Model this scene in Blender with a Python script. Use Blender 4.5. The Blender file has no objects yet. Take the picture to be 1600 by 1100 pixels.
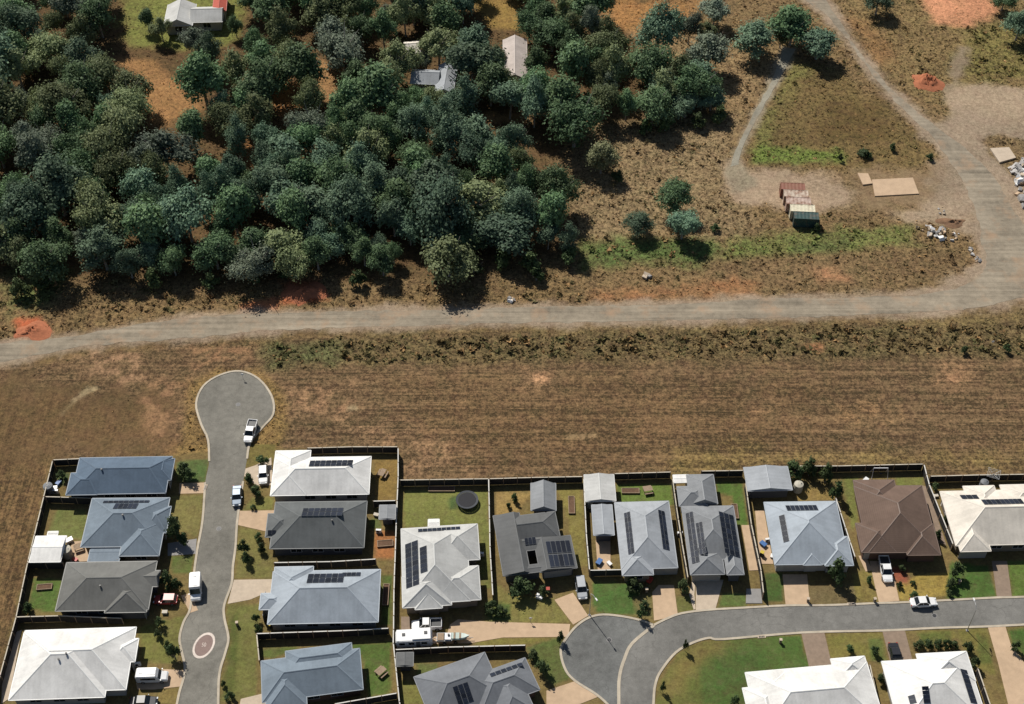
import bpy, math, random
import numpy as np
from mathutils import Vector, Matrix
from mathutils.bvhtree import BVHTree
from mathutils.geometry import tessellate_polygon

random.seed(7)
rng = np.random.default_rng(7)
S = bpy.context.scene
COL = S.collection
R = math.radians

# ------------------------------------------------------------ camera, sky, sun, exposure
PITCH = R(47.0)            # degrees below the horizon
FPX = 2191.0               # focal length in pixels of the 1600 px wide photograph
CAM = Vector((0.0, 0.0, 195.0))
cam_data = bpy.data.cameras.new('camera')
cam_data.sensor_width = 36.0
cam_data.lens = 36.0 * FPX / 1600.0
cam_data.clip_end = 20000.0
cam_data.clip_start = 1.0
cam = bpy.data.objects.new('camera', cam_data)
cam.location = CAM
cam.rotation_euler = (math.pi / 2 - PITCH, 0, 0)
COL.objects.link(cam)
S.camera = cam

SUN_EL, SUN_AZ = R(48.0), R(-31.0)      # azimuth measured from +Y towards +X (the sun stands behind the wood, to the left)
world = bpy.data.worlds.new('World')
S.world = world
world.use_nodes = True
wn = world.node_tree.nodes
wl = world.node_tree.links
sky = wn.new('ShaderNodeTexSky')
sky.sky_type = 'NISHITA'
sky.sun_disc = False
sky.sun_elevation = SUN_EL
sky.sun_rotation = SUN_AZ
bg = wn['Background']
bg.inputs['Strength'].default_value = 0.055
wl.new(sky.outputs[0], bg.inputs['Color'])
sun_data = bpy.data.lights.new('sun', 'SUN')
sun_data.energy = 4.8
sun_data.angle = R(0.5)
sun_data.color = (1.0, 0.95, 0.87)
sun = bpy.data.objects.new('sun', sun_data)
sd = Vector((math.sin(SUN_AZ) * math.cos(SUN_EL), math.cos(SUN_AZ) * math.cos(SUN_EL), math.sin(SUN_EL)))
sun.rotation_euler = sd.to_track_quat('Z', 'Y').to_euler()
sun.location = (0, 200, 150)
COL.objects.link(sun)
S.view_settings.view_transform = 'Standard'
S.view_settings.look = 'None'
S.view_settings.exposure = 0.03
S.view_settings.gamma = 1.0
S.view_settings.use_curve_mapping = False
S.render.engine = 'CYCLES'
S.cycles.max_bounces = 6

# ------------------------------------------------------------ surveying: a pixel of the photograph to a point on the land
FWD = Vector((0, math.cos(PITCH), -math.sin(PITCH)))
UPV = Vector((0, math.sin(PITCH), math.cos(PITCH)))


def G(px, py, z=0.0):
    d = FWD + Vector((1, 0, 0)) * ((px - 800.0) / FPX) + UPV * ((550.0 - py) / FPX)
    t = (z - CAM.z) / d.z
    return CAM + d * t


def PX(p):
    v = p - CAM
    dep = v.dot(FWD)
    return 800 + FPX * v.x / dep, 550 - FPX * v.dot(UPV) / dep


def crop(ox, oy, s):
    def f(*pts):
        return [(ox + x / s, oy + y / s) for x, y in pts]
    return f


cA = crop(0, 690, 4.845); cB = crop(0, 873, 4.845); cC = crop(300, 690, 4.845); cD = crop(300, 873, 4.845)
cE = crop(600, 730, 4.845); cF = crop(600, 873, 4.845); cG = crop(900, 720, 4.845); cH = crop(1130, 710, 4.583)
cI = crop(1270, 720, 4.845); cJ = crop(860, 873, 4.845); cK = crop(1130, 873, 4.844); cL = crop(1300, 873, 4.847)
c1 = crop(0, 400, 3.2); c2 = crop(400, 400, 3.2); c3 = crop(800, 400, 3.2); c4 = crop(1200, 400, 4.0)
c5 = crop(1100, 180, 3.2); c6 = crop(1100, 0, 3.2)
cP = crop(0, 0, 1.0)


# ------------------------------------------------------------ helpers
def lin(c):
    return tuple((v / 255 / 12.92) if v / 255 <= 0.04045 else ((v / 255 + 0.055) / 1.055) ** 2.4 for v in c)


def tag(o, label=None, cat=None, group=None, kind=None):
    if label: o['label'] = label
    if cat: o['category'] = cat
    if group: o['group'] = group
    if kind: o['kind'] = kind
    return o


def thing(name, label, cat, loc=(0, 0, 0), rz=0.0, group=None):
    o = bpy.data.objects.new(name, None)
    o.location = loc
    o.rotation_euler = (0, 0, rz)
    o.empty_display_size = 0.5
    COL.objects.link(o)
    return tag(o, label, cat, group)


class MB:
    def __init__(s):
        s.v = []; s.f = []; s.m = []; s.uv = {}

    def add(s, vs, fs, mi=0, uvs=None):
        b = len(s.v)
        s.v += [tuple(v) for v in vs]
        for k, f in enumerate(fs):
            s.f.append(tuple(i + b for i in f)); s.m.append(mi)
            if uvs: s.uv[len(s.f) - 1] = uvs[k]
        return s

    def box(s, cx, cy, cz, sx, sy, sz, rz=0.0, mi=0, taper=1.0):
        c, n = math.cos(rz), math.sin(rz)
        vs = []
        for z, t in ((-.5, 1.0), (.5, taper)):
            for x, y in ((-.5, -.5), (.5, -.5), (.5, .5), (-.5, .5)):
                X, Y = x * sx * t, y * sy * t
                vs.append((cx + X * c - Y * n, cy + X * n + Y * c, cz + z * sz))
        return s.add(vs, [(3, 2, 1, 0), (4, 5, 6, 7), (0, 1, 5, 4), (1, 2, 6, 5), (2, 3, 7, 6), (3, 0, 4, 7)], mi)

    def prism(s, poly, z0, z1, mi=0):
        n = len(poly)
        area = sum(poly[i][0] * poly[(i + 1) % n][1] - poly[(i + 1) % n][0] * poly[i][1] for i in range(n))
        if area < 0: poly = poly[::-1]
        tri = tessellate_polygon([[Vector((p[0], p[1], 0)) for p in poly]])
        vs = [(p[0], p[1], z0) for p in poly] + [(p[0], p[1], z1) for p in poly]
        fs = []
        for a, b, c in tri:
            A, B, C = poly[a], poly[b], poly[c]
            if (B[0] - A[0]) * (C[1] - A[1]) - (B[1] - A[1]) * (C[0] - A[0]) < 0: b, c = c, b
            fs.append((a + n, b + n, c + n))
        for i in range(n):
            j = (i + 1) % n
            fs.append((i, j, j + n, i + n))
        return s.add(vs, fs, mi)

    def tube(s, path, radii, n=6, mi=0, cap=True):
        rings = []
        for i, p in enumerate(path):
            p = Vector(p)
            a = Vector(path[max(i - 1, 0)]); b = Vector(path[min(i + 1, len(path) - 1)])
            d = (b - a)
            d = d.normalized() if d.length > 1e-6 else Vector((0, 0, 1))
            u = d.orthogonal().normalized() if abs(d.z) < .95 else Vector((1, 0, 0))
            u = (u - d * u.dot(d)).normalized(); w = d.cross(u)
            r = radii[i] if hasattr(radii, '__len__') else radii
            rings.append([p + (u * math.cos(2 * math.pi * k / n) + w * math.sin(2 * math.pi * k / n)) * r for k in range(n)])
        vs = [v for r_ in rings for v in r_]
        fs = []
        for i in range(len(path) - 1):
            for k in range(n):
                a, b = i * n + k, i * n + (k + 1) % n
                fs.append((a, b, b + n, a + n))
        if cap:
            fs.append(tuple(range(n))[::-1]); fs.append(tuple(range((len(path) - 1) * n, len(path) * n)))
        return s.add(vs, fs, mi)

    def cyl(s, p, r, h, n=16, mi=0, axis='z'):
        q = {'z': (0, 0, h), 'x': (h, 0, 0), 'y': (0, h, 0)}[axis]
        return s.tube([p, (p[0] + q[0], p[1] + q[1], p[2] + q[2])], r, n, mi)

    def mesh(s, name, origin=(0, 0, 0), smooth=False):
        me = bpy.data.meshes.new(name)
        ox, oy, oz = origin
        me.from_pydata([(x - ox, y - oy, z - oz) for x, y, z in s.v], [], s.f)
        if any(s.m): me.polygons.foreach_set('material_index', s.m)
        if s.uv:
            ul = me.uv_layers.new(name='UVMap')
            for fi, us in s.uv.items():
                p = me.polygons[fi]
                for k, li in enumerate(p.loop_indices): ul.data[li].uv = us[k]
        if smooth: me.polygons.foreach_set('use_smooth', [True] * len(me.polygons))
        me.update()
        return me


def obj(name, mb, mats, parent=None, world_space=True, smooth=False):
    org = (0, 0, 0)
    if parent is not None and world_space:
        r = parent
        while r.parent is not None: r = r.parent
        org = tuple(r.location)
    me = mb.mesh(name, org, smooth) if isinstance(mb, MB) else mb
    if isinstance(mb, MB):
        for m in (mats if isinstance(mats, (list, tuple)) else [mats]): me.materials.append(m)
    o = bpy.data.objects.new(name, me)
    COL.objects.link(o)
    if parent is not None: o.parent = parent
    return o


def copy_tree(o, parent=None):
    c = o.copy(); COL.objects.link(c); c.parent = parent
    for ch in list(o.children): copy_tree(ch, c)
    return c


# ------------------------------------------------------------ materials
class NT:
    def __init__(s, name):
        s.m = bpy.data.materials.new(name); s.m.use_nodes = True
        s.n = s.m.node_tree.nodes; s.l = s.m.node_tree.links
        s.b = s.n['Principled BSDF']

    def new(s, t, **kw):
        n = s.n.new(t)
        for k, v in kw.items(): setattr(n, k, v)
        return n

    def inp(s, node, key, val):
        if hasattr(val, 'links') or isinstance(val, bpy.types.NodeSocket): s.l.new(val, node.inputs[key])
        else: node.inputs[key].default_value = val

    def noise(s, vec, scale, detail=3.0, rough=.6):
        n = s.new('ShaderNodeTexNoise'); s.inp(n, 'Vector', vec)
        n.inputs['Scale'].default_value = scale; n.inputs['Detail'].default_value = detail; n.inputs['Roughness'].default_value = rough
        return n.outputs['Fac']

    def math(s, op, a, b=0.0, c=None):
        n = s.new('ShaderNodeMath', operation=op); s.inp(n, 0, a); s.inp(n, 1, b)
        if c is not None: s.inp(n, 2, c)
        return n.outputs[0]

    def rng(s, v, a, b, c, d):
        n = s.new('ShaderNodeMapRange'); s.inp(n, 'Value', v)
        for k, x in zip(('From Min', 'From Max', 'To Min', 'To Max'), (a, b, c, d)): n.inputs[k].default_value = x
        return n.outputs[0]

    def mix(s, f, a, b, blend='MIX'):
        n = s.new('ShaderNodeMix', data_type='RGBA', blend_type=blend)
        s.inp(n, 0, f); s.inp(n, 6, a); s.inp(n, 7, b)
        return n.outputs[2]

    def mapping(s, vec, scale=(1, 1, 1), rot=(0, 0, 0)):
        n = s.new('ShaderNodeMapping'); s.inp(n, 'Vector', vec)
        n.inputs['Scale'].default_value = scale; n.inputs['Rotation'].default_value = rot
        return n.outputs[0]

    def scale(s, col, f):
        n = s.new('ShaderNodeVectorMath', operation='SCALE'); s.inp(n, 0, col if isinstance(col, bpy.types.NodeSocket) else col[:3]); s.inp(n, 'Scale', f)
        return n.outputs[0]

    def bump(s, h, strength=.5, dist=.1):
        n = s.new('ShaderNodeBump'); s.inp(n, 'Height', h); n.inputs['Strength'].default_value = strength; n.inputs['Distance'].default_value = dist
        s.l.new(n.outputs[0], s.b.inputs['Normal'])


def rgba(c): return (*c, 1.0)


def mat(name, col, rough=.7, var=.2, scale=1.5, metallic=0.0, spec=.4, bump=0.0):
    t = NT(name)
    pos = t.new('ShaderNodeNewGeometry').outputs['Position']
    n = t.math('ADD', t.math('MULTIPLY', t.noise(pos, scale, 4), .6), t.math('MULTIPLY', t.noise(pos, scale * .21, 3), .4))
    t.inp(t.b, 'Base Color', t.scale(rgba(col), t.rng(n, .25, .75, 1 - var, 1 + var)))
    t.b.inputs['Roughness'].default_value = rough
    t.b.inputs['Metallic'].default_value = metallic
    t.b.inputs['Specular IOR Level'].default_value = spec
    if bump: t.bump(t.noise(pos, scale * 3, 4), bump, .05)
    return t.m


def roof_mat(name, col, tile=False):
    t = NT(name)
    uv = t.new('ShaderNodeUVMap').outputs[0]
    pos = t.new('ShaderNodeNewGeometry').outputs['Position']
    sep = t.new('ShaderNodeSeparateXYZ'); t.inp(sep, 0, uv)
    rib = t.math('SINE', t.math('MULTIPLY', sep.outputs[0], 2 * math.pi / .76))
    streak = t.noise(t.mapping(uv, (1.7, .16, 1)), 1.0, 4, .65)
    sheet = t.noise(t.mapping(uv, (.55, .02, 1)), 1.0, 1, .5)
    blot = t.noise(pos, .33, 4)
    fine = t.noise(pos, 3.5, 3)
    f = t.math('ADD', t.rng(streak, .3, .7, -.055, .055), t.math('ADD', t.rng(blot, .36, .64, -.10, .10), t.rng(t.noise(pos, .11, 3), .38, .62, -.07, .07)))
    f = t.math('ADD', f, t.rng(fine, .3, .7, -.05, .05))
    f = t.math('ADD', f, t.rng(sheet, .4, .6, -.015, .015))
    f = t.math('ADD', f, t.math('MULTIPLY', rib, .012))
    if tile:
        row = t.math('SINE', t.math('MULTIPLY', sep.outputs[1], 2 * math.pi / .34))
        f = t.math('ADD', f, t.math('MULTIPLY', row, .06))
    t.inp(t.b, 'Base Color', t.scale(rgba(col), t.math('ADD', f, 1.0)))
    t.b.inputs['Roughness'].default_value = .65 if not tile else .85
    t.b.inputs['Specular IOR Level'].default_value = .15
    t.bump(t.math('ADD', t.math('MULTIPLY', rib, .25), t.math('MULTIPLY', fine, .8)), .22, .03)
    return t.m


M = {}
M['concrete'] = mat('pale_concrete', (.50, .41, .31), .9, .22, 1.2, bump=.2)
M['concrete_tan'] = mat('tan_concrete', (.50, .36, .235), .9, .2, .9, bump=.2)
M['concrete_grey'] = mat('grey_concrete', (.27, .26, .25), .9, .2, .9, bump=.2)
M['paver_brown'] = mat('brown_paving', (.25, .185, .135), .9, .25, 1.6, bump=.2)
M['kerb'] = mat('kerb_concrete', (.46, .40, .31), .9, .3, .7)
M['white_wall'] = mat('white_render', (.36, .35, .33), .8, .1, .8)
M['cream_wall'] = mat('cream_render', (.20, .165, .125), .85, .12, .8)
M['brick_wall'] = mat('brown_brick', (.12, .07, .05), .9, .25, 5)
M['grey_wall'] = mat('grey_render', (.085, .088, .095), .85, .12, .8)
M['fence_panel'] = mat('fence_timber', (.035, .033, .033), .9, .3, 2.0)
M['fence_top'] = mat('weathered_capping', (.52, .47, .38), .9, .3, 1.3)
M['fence_pale'] = mat('pale_capping', (.62, .60, .55), .8, .2, 1.3)
M['dark_metal'] = mat('dark_metal', (.04, .042, .045), .5, .15, 2)
M['steel'] = mat('galvanised_steel', (.42, .43, .44), .45, .15, 2, metallic=.5)
M['tyre'] = mat('tyre_rubber', (.018, .018, .018), .85, .1, 4)
M['rim'] = mat('wheel_rim', (.4, .4, .41), .35, .1, 4, metallic=.7)
M['headlight'] = mat('headlight_lens', (.7, .72, .72), .15, .05, 4)
M['tail'] = mat('tail_lens', (.35, .02, .02), .25, .05, 4)
M['glass'] = mat('dark_glass', (.012, .015, .018), .12, .05, 2, spec=.6)
M['window_frame'] = mat('window_frame', (.35, .35, .35), .5, .1, 2)
M['white_paint'] = mat('white_road_paint', (.66, .57, .50), .8, .25, 3)
M['red_paint'] = mat('worn_red_paint', (.245, .175, .152), .9, .2, 2)
M['white_plastic'] = mat('white_plastic', (.78, .78, .77), .4, .05, 2)
M['bark'] = mat('eucalypt_bark', (.30, .27, .235), .95, .4, 2.5, bump=.5)
M['timber'] = mat('weathered_timber', (.30, .22, .15), .9, .3, 3)
M['black_mesh'] = mat('black_mat', (.02, .02, .024), .8, .15, 3)
M['stone'] = mat('broken_concrete', (.42, .40, .38), .95, .35, 2, bump=.4)
M['red_dirt'] = mat('red_clay', (.38, .135, .065), .95, .3, 2, bump=.5)


def car_paint(name, col, metallic=.0):
    t = NT(name)
    pos = t.new('ShaderNodeNewGeometry').outputs['Position']
    t.inp(t.b, 'Base Color', t.scale(rgba(col), t.rng(t.noise(pos, 1.1, 3), .3, .7, .92, 1.06)))
    t.b.inputs['Roughness'].default_value = .32
    t.b.inputs['Metallic'].default_value = metallic
    t.b.inputs['Coat Weight'].default_value = .4
    t.b.inputs['Coat Roughness'].default_value = .12
    return t.m


def panel_mat():
    t = NT('solar_cells')
    uv = t.new('ShaderNodeUVMap').outputs[0]
    sep = t.new('ShaderNodeSeparateXYZ'); t.inp(sep, 0, uv)
    gx = t.math('GREATER_THAN', t.math('FRACT', t.math('MULTIPLY', sep.outputs[0], 6.0)), .93)
    gy = t.math('GREATER_THAN', t.math('FRACT', t.math('MULTIPLY', sep.outputs[1], 10.0)), .93)
    g = t.math('MAXIMUM', gx, gy)
    info = t.new('ShaderNodeObjectInfo').outputs['Random']
    base = t.scale(rgba((.013, .017, .028)), t.rng(info, 0, 1, .7, 1.6))
    t.inp(t.b, 'Base Color', t.mix(t.math('MULTIPLY', g, .35), base, rgba((.07, .08, .09))))
    t.b.inputs['Roughness'].default_value = .45
    t.b.inputs['Specular IOR Level'].default_value = .15
    return t.m


M['cells'] = panel_mat()
M['panel_frame'] = mat('panel_frame', (.20, .21, .22), .4, .05, 2, metallic=.3)

# ------------------------------------------------------------ the land
_tab = rng.random((256, 256))


def vnoise(x, y, size, seed=0):
    x = np.asarray(x) / size + seed * 17.3; y = np.asarray(y) / size + seed * 31.7
    xi = np.floor(x).astype(int); yi = np.floor(y).astype(int)
    fx = x - xi; fy = y - yi
    fx = fx * fx * (3 - 2 * fx); fy = fy * fy * (3 - 2 * fy)
    t = lambda a, b: _tab[a & 255, b & 255]
    return (t(xi, yi) * (1 - fx) + t(xi + 1, yi) * fx) * (1 - fy) + (t(xi, yi + 1) * (1 - fx) + t(xi + 1, yi + 1) * fx) * fy


def fbm(x, y, size, seed=0, octs=4):
    a, s, tot = 0.0, 1.0, 0.0
    for o in range(octs):
        a = a + vnoise(x, y, size / 2 ** o, seed + o * 3) * s; tot += s; s *= .55
    return a / tot


def sdf(poly, X, Y):
    d = np.full(X.shape, 1e9); inside = np.zeros(X.shape, bool)
    n = len(poly)
    for i in range(n):
        ax, ay = poly[i]; bx, by = poly[(i + 1) % n]
        ex, ey = bx - ax, by - ay
        t = np.clip(((X - ax) * ex + (Y - ay) * ey) / (ex * ex + ey * ey + 1e-12), 0, 1)
        d = np.minimum(d, (X - ax - t * ex) ** 2 + (Y - ay - t * ey) ** 2)
        c = (ay > Y) != (by > Y)
        inside ^= c & (X < (bx - ax) * (Y - ay) / (by - ay + 1e-12) + ax)
    d = np.sqrt(d)
    return np.where(inside, -d, d)


def ground_poly(pts):
    return [tuple(G(x, y))[:2] for x, y in pts]


ZONES = []


def zone(pts, c, soft=1.2, weed=None, mow=None, k=1.0, patchy=0.0):
    c = (c[0] * .945, c[1] * .94, c[2] * .97) if soft != .22 else (c[0] * .88, c[1] * .95, c[2] * .92)
    ZONES.append((ground_poly(pts), np.array(lin(c)), soft, weed, mow, k, patchy))


# broad areas north of the dirt road
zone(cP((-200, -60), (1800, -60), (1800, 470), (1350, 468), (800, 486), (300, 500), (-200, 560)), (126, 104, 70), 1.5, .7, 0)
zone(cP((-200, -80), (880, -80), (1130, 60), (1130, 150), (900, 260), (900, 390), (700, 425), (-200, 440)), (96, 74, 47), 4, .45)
zone(cP((880, 200), (1000, 180), (1150, 175), (1140, 280), (1180, 330), (1180, 370), (900, 370)), (140, 120, 86), 3, .75, k=.9)
zone(cP((950, 20), (1180, 60), (1225, 80), (1180, 170), (1080, 150)), (144, 120, 84), 3, .7)
zone(cP((1242, 90), (1310, 110), (1470, 240), (1440, 268), (1175, 262), (1160, 235)), (114, 96, 58), 2, .6, 0)
zone(cP((1290, 160), (1380, 160), (1400, 220), (1280, 215)), (96, 78, 44), 4, .5)
zone(cP((1238, 95), (1262, 110), (1215, 180), (1190, 245), (1166, 235)), (116, 116, 62), 2.5, .6, k=.8)
zone(cP((1165, 228), (1315, 236), (1318, 252), (1172, 255)), (100, 118, 52), 1.5, .8)
zone(cP((1130, 375), (1240, 362), (1330, 358), (1425, 356), (1432, 384), (1320, 396), (1130, 404)), (106, 120, 60), 2, .8, patchy=.25)
zone(cP((1235, 378), (1320, 374), (1320, 396), (1240, 398)), (88, 100, 54), 2, .8)
zone(cP((915, 380), (1060, 372), (1130, 385), (1110, 408), (915, 418)), (86, 106, 54), 2.5, .8)
zone(cP((1110, 410), (1320, 395), (1520, 390), (1528, 425), (1480, 444), (1130, 460)), (122, 100, 68), 2, .7)
zone(cP((930, 452), (1180, 436), (1190, 463), (900, 475)), (166, 116, 76), 2, .3, k=.8, patchy=.4)
zone(cP((1265, 420), (1312, 414), (1322, 440), (1276, 440)), (186, 132, 94), 1.6, .2, k=.7, patchy=.6)
zone(cP((1290, -40), (1800, -60), (1800, 150), (1490, 190), (1380, 110)), (128, 108, 70), 2, .7, 0)
zone(cP((1500, 45), (1600, 35), (1700, 120), (1500, 130)), (112, 106, 56), 4, .9, k=.8)
zone(cP((1425, -20), (1540, -20), (1562, 18), (1510, 42), (1468, 34)), (226, 158, 116), 2, .1, k=.95, patchy=.2)
zone(cP((1320, 30), (1380, 40), (1400, 100), (1370, 100)), (150, 108, 68), 3, .5, k=.6)
# grass and clearings in the wood
zone(cP((185, -40), (385, -40), (372, 62), (330, 78), (262, 72), (200, 70)), (122, 128, 62), 2, .3)
zone(cP((188, 92), (245, 95), (275, 130), (315, 150), (312, 170), (265, 195), (240, 192), (205, 150)), (164, 122, 76), 1.5, .2)
zone(cP((480, 88), (555, 108), (540, 168), (498, 150)), (164, 124, 80), 1.5, .2)
zone(cP((425, 122), (450, 122), (470, 172), (458, 208), (425, 160)), (176, 124, 74), 1.5, .2)
zone(cP((740, 0), (812, 0), (812, 45), (760, 40)), (150, 122, 64), 1.5, .2)
zone(cP((735, 176), (832, 172), (832, 192), (735, 190)), (165, 130, 88), 1.5, .2)
zone(cP((378, 215), (405, 215), (408, 285), (380, 285)), (176, 124, 74), 2, .3)
zone(cP((935, 0), (1090, 0), (1090, 40), (960, 50)), (168, 122, 72), 3, .4)
# edge of the wood and the verge of the dirt road
zone(cP((-200, 445), (250, 450), (600, 455), (900, 440), (900, 474), (600, 482), (280, 494), (-200, 560)), (122, 100, 66), 2, .8)
zone(cP((15, 425), (110, 425), (60, 480), (10, 490)), (92, 102, 56), 2.5, 1.0)
zone(cP((28, 500), (58, 498), (78, 520), (52, 532), (26, 528)), (190, 98, 62), 1.2, .1)
zone(cP((440, 438), (500, 436), (514, 470), (445, 474)), (180, 98, 62), 1.2, .25)
zone(cP((380, 478), (430, 468), (436, 484), (380, 488)), (196, 120, 78), 1.2, .1)
# fields south of the dirt road
zone(cP((-200, 575), (0, 575), (300, 532), (600, 515), (1000, 508), (1350, 498), (1800, 470), (1800, 745), (-200, 1200)), (108, 86, 60), 1.2, .12, 1.0)
zone(cP((-200, 620), (80, 600), (270, 640), (270, 710), (84, 716), (-10, 1150), (-300, 1150)), (103, 80, 51), 6, .1, -1.0, k=.85)
zone(cP((-200, 740), (60, 740), (80, 722), (45, 875), (-15, 1180), (-300, 1180)), (106, 83, 53), 5, .05, -2.0, k=.85)
zone(cP((420, 545), (520, 528), (900, 520), (1250, 510), (1700, 500), (1700, 560), (1250, 560), (900, 566), (520, 572), (430, 578)), (104, 90, 58), 1.6, 1.0, .1)
zone(cP((410, 535), (540, 535), (540, 565), (430, 570)), (90, 96, 58), 2.5, .9, 0, k=.8)
zone(cP((300, 532), (700, 512), (1350, 498), (1700, 475), (1700, 500), (1200, 512), (520, 526), (330, 540)), (124, 106, 66), 1.5, .5, .1, k=.8)
zone(cP((1260, 538), (1285, 536), (1285, 548), (1262, 548)), (160, 108, 74), .8, .3, k=.7)
zone(cP((110, 555), (200, 535), (235, 560), (215, 592), (150, 585)), (178, 140, 104), 3, .1, 0, k=.75, patchy=.9)
zone(cP((230, 600), (295, 585), (290, 690), (240, 690)), (168, 128, 92), 2.5, .1, 0, k=.7, patchy=.9)
zone(cP((270, 690), (330, 690), (325, 712), (275, 712)), (150, 116, 72), 2, .4, 0, k=.9)
zone(cP((300, 540), (390, 535), (380, 560), (310, 580)), (166, 124, 88), 3, .2, 0, k=.65, patchy=.9)
zone(cP((440, 600), (555, 598), (560, 650), (450, 640)), (168, 130, 94), 3, .1, .3, k=.7, patchy=.9)
zone(cP((510, 650), (640, 655), (740, 700), (730, 738), (640, 735)), (166, 130, 94), 3, .1, .5, k=.6, patchy=.9)
zone(cP((820, 580), (860, 580), (860, 605), (820, 605)), (208, 160, 116), 2, .1, .4, k=.9, patchy=.6)
zone(cP((1475, 560), (1520, 570), (1500, 605), (1470, 600)), (184, 140, 100), 2.5, .2, .4, k=.7, patchy=.7)
zone(cP((1300, 630), (1400, 635), (1400, 665), (1310, 660)), (170, 132, 90), 3, .2, .4, k=.6, patchy=.8)
zone(cP((640, 600), (1000, 590), (1300, 600), (1300, 730), (900, 735), (640, 690)), (112, 86, 56), 9, .1, 1.0, k=.5)
zone(cP((1050, 700), (1300, 705), (1600, 700), (1600, 740), (1300, 725), (1050, 740)), (126, 108, 62), 3, .2, .8, k=.8)
zone(c1((360, 722), (430, 655), (500, 648), (505, 668), (450, 684), (372, 736)), (178, 158, 118), .35, 0, 0, k=.9)
zone(c1((300, 790), (360, 728), (370, 738), (312, 800)), (150, 128, 92), .4, 0, 0, k=.7)
zone(c2((1550, 895), (1700, 888), (1700, 902), (1550, 910)), (176, 146, 104), .4, 0, 0, k=.8)
zone(c3((1180, 768), (1300, 768), (1300, 784), (1180, 786)), (176, 138, 96), .4, 0, 0, k=.8)
zone(c2((460, 1052 - 300), (500, 752), (505, 772), (465, 776)), (170, 150, 112), .4, 0, 0, k=.8)
# cul-de-sac verge
zone(cP((295, 600), (340, 578), (400, 578), (440, 610), (448, 660), (440, 710), (386, 720), (384, 690), (428, 640), (400, 592), (344, 588), (305, 640), (328, 712), (280, 712)), (138, 112, 66), 1.2, .6, 0)
zone(cP((288, 600), (312, 592), (300, 640), (318, 690), (290, 690)), (120, 94, 58), 2, .7, 0, k=.6)
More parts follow.
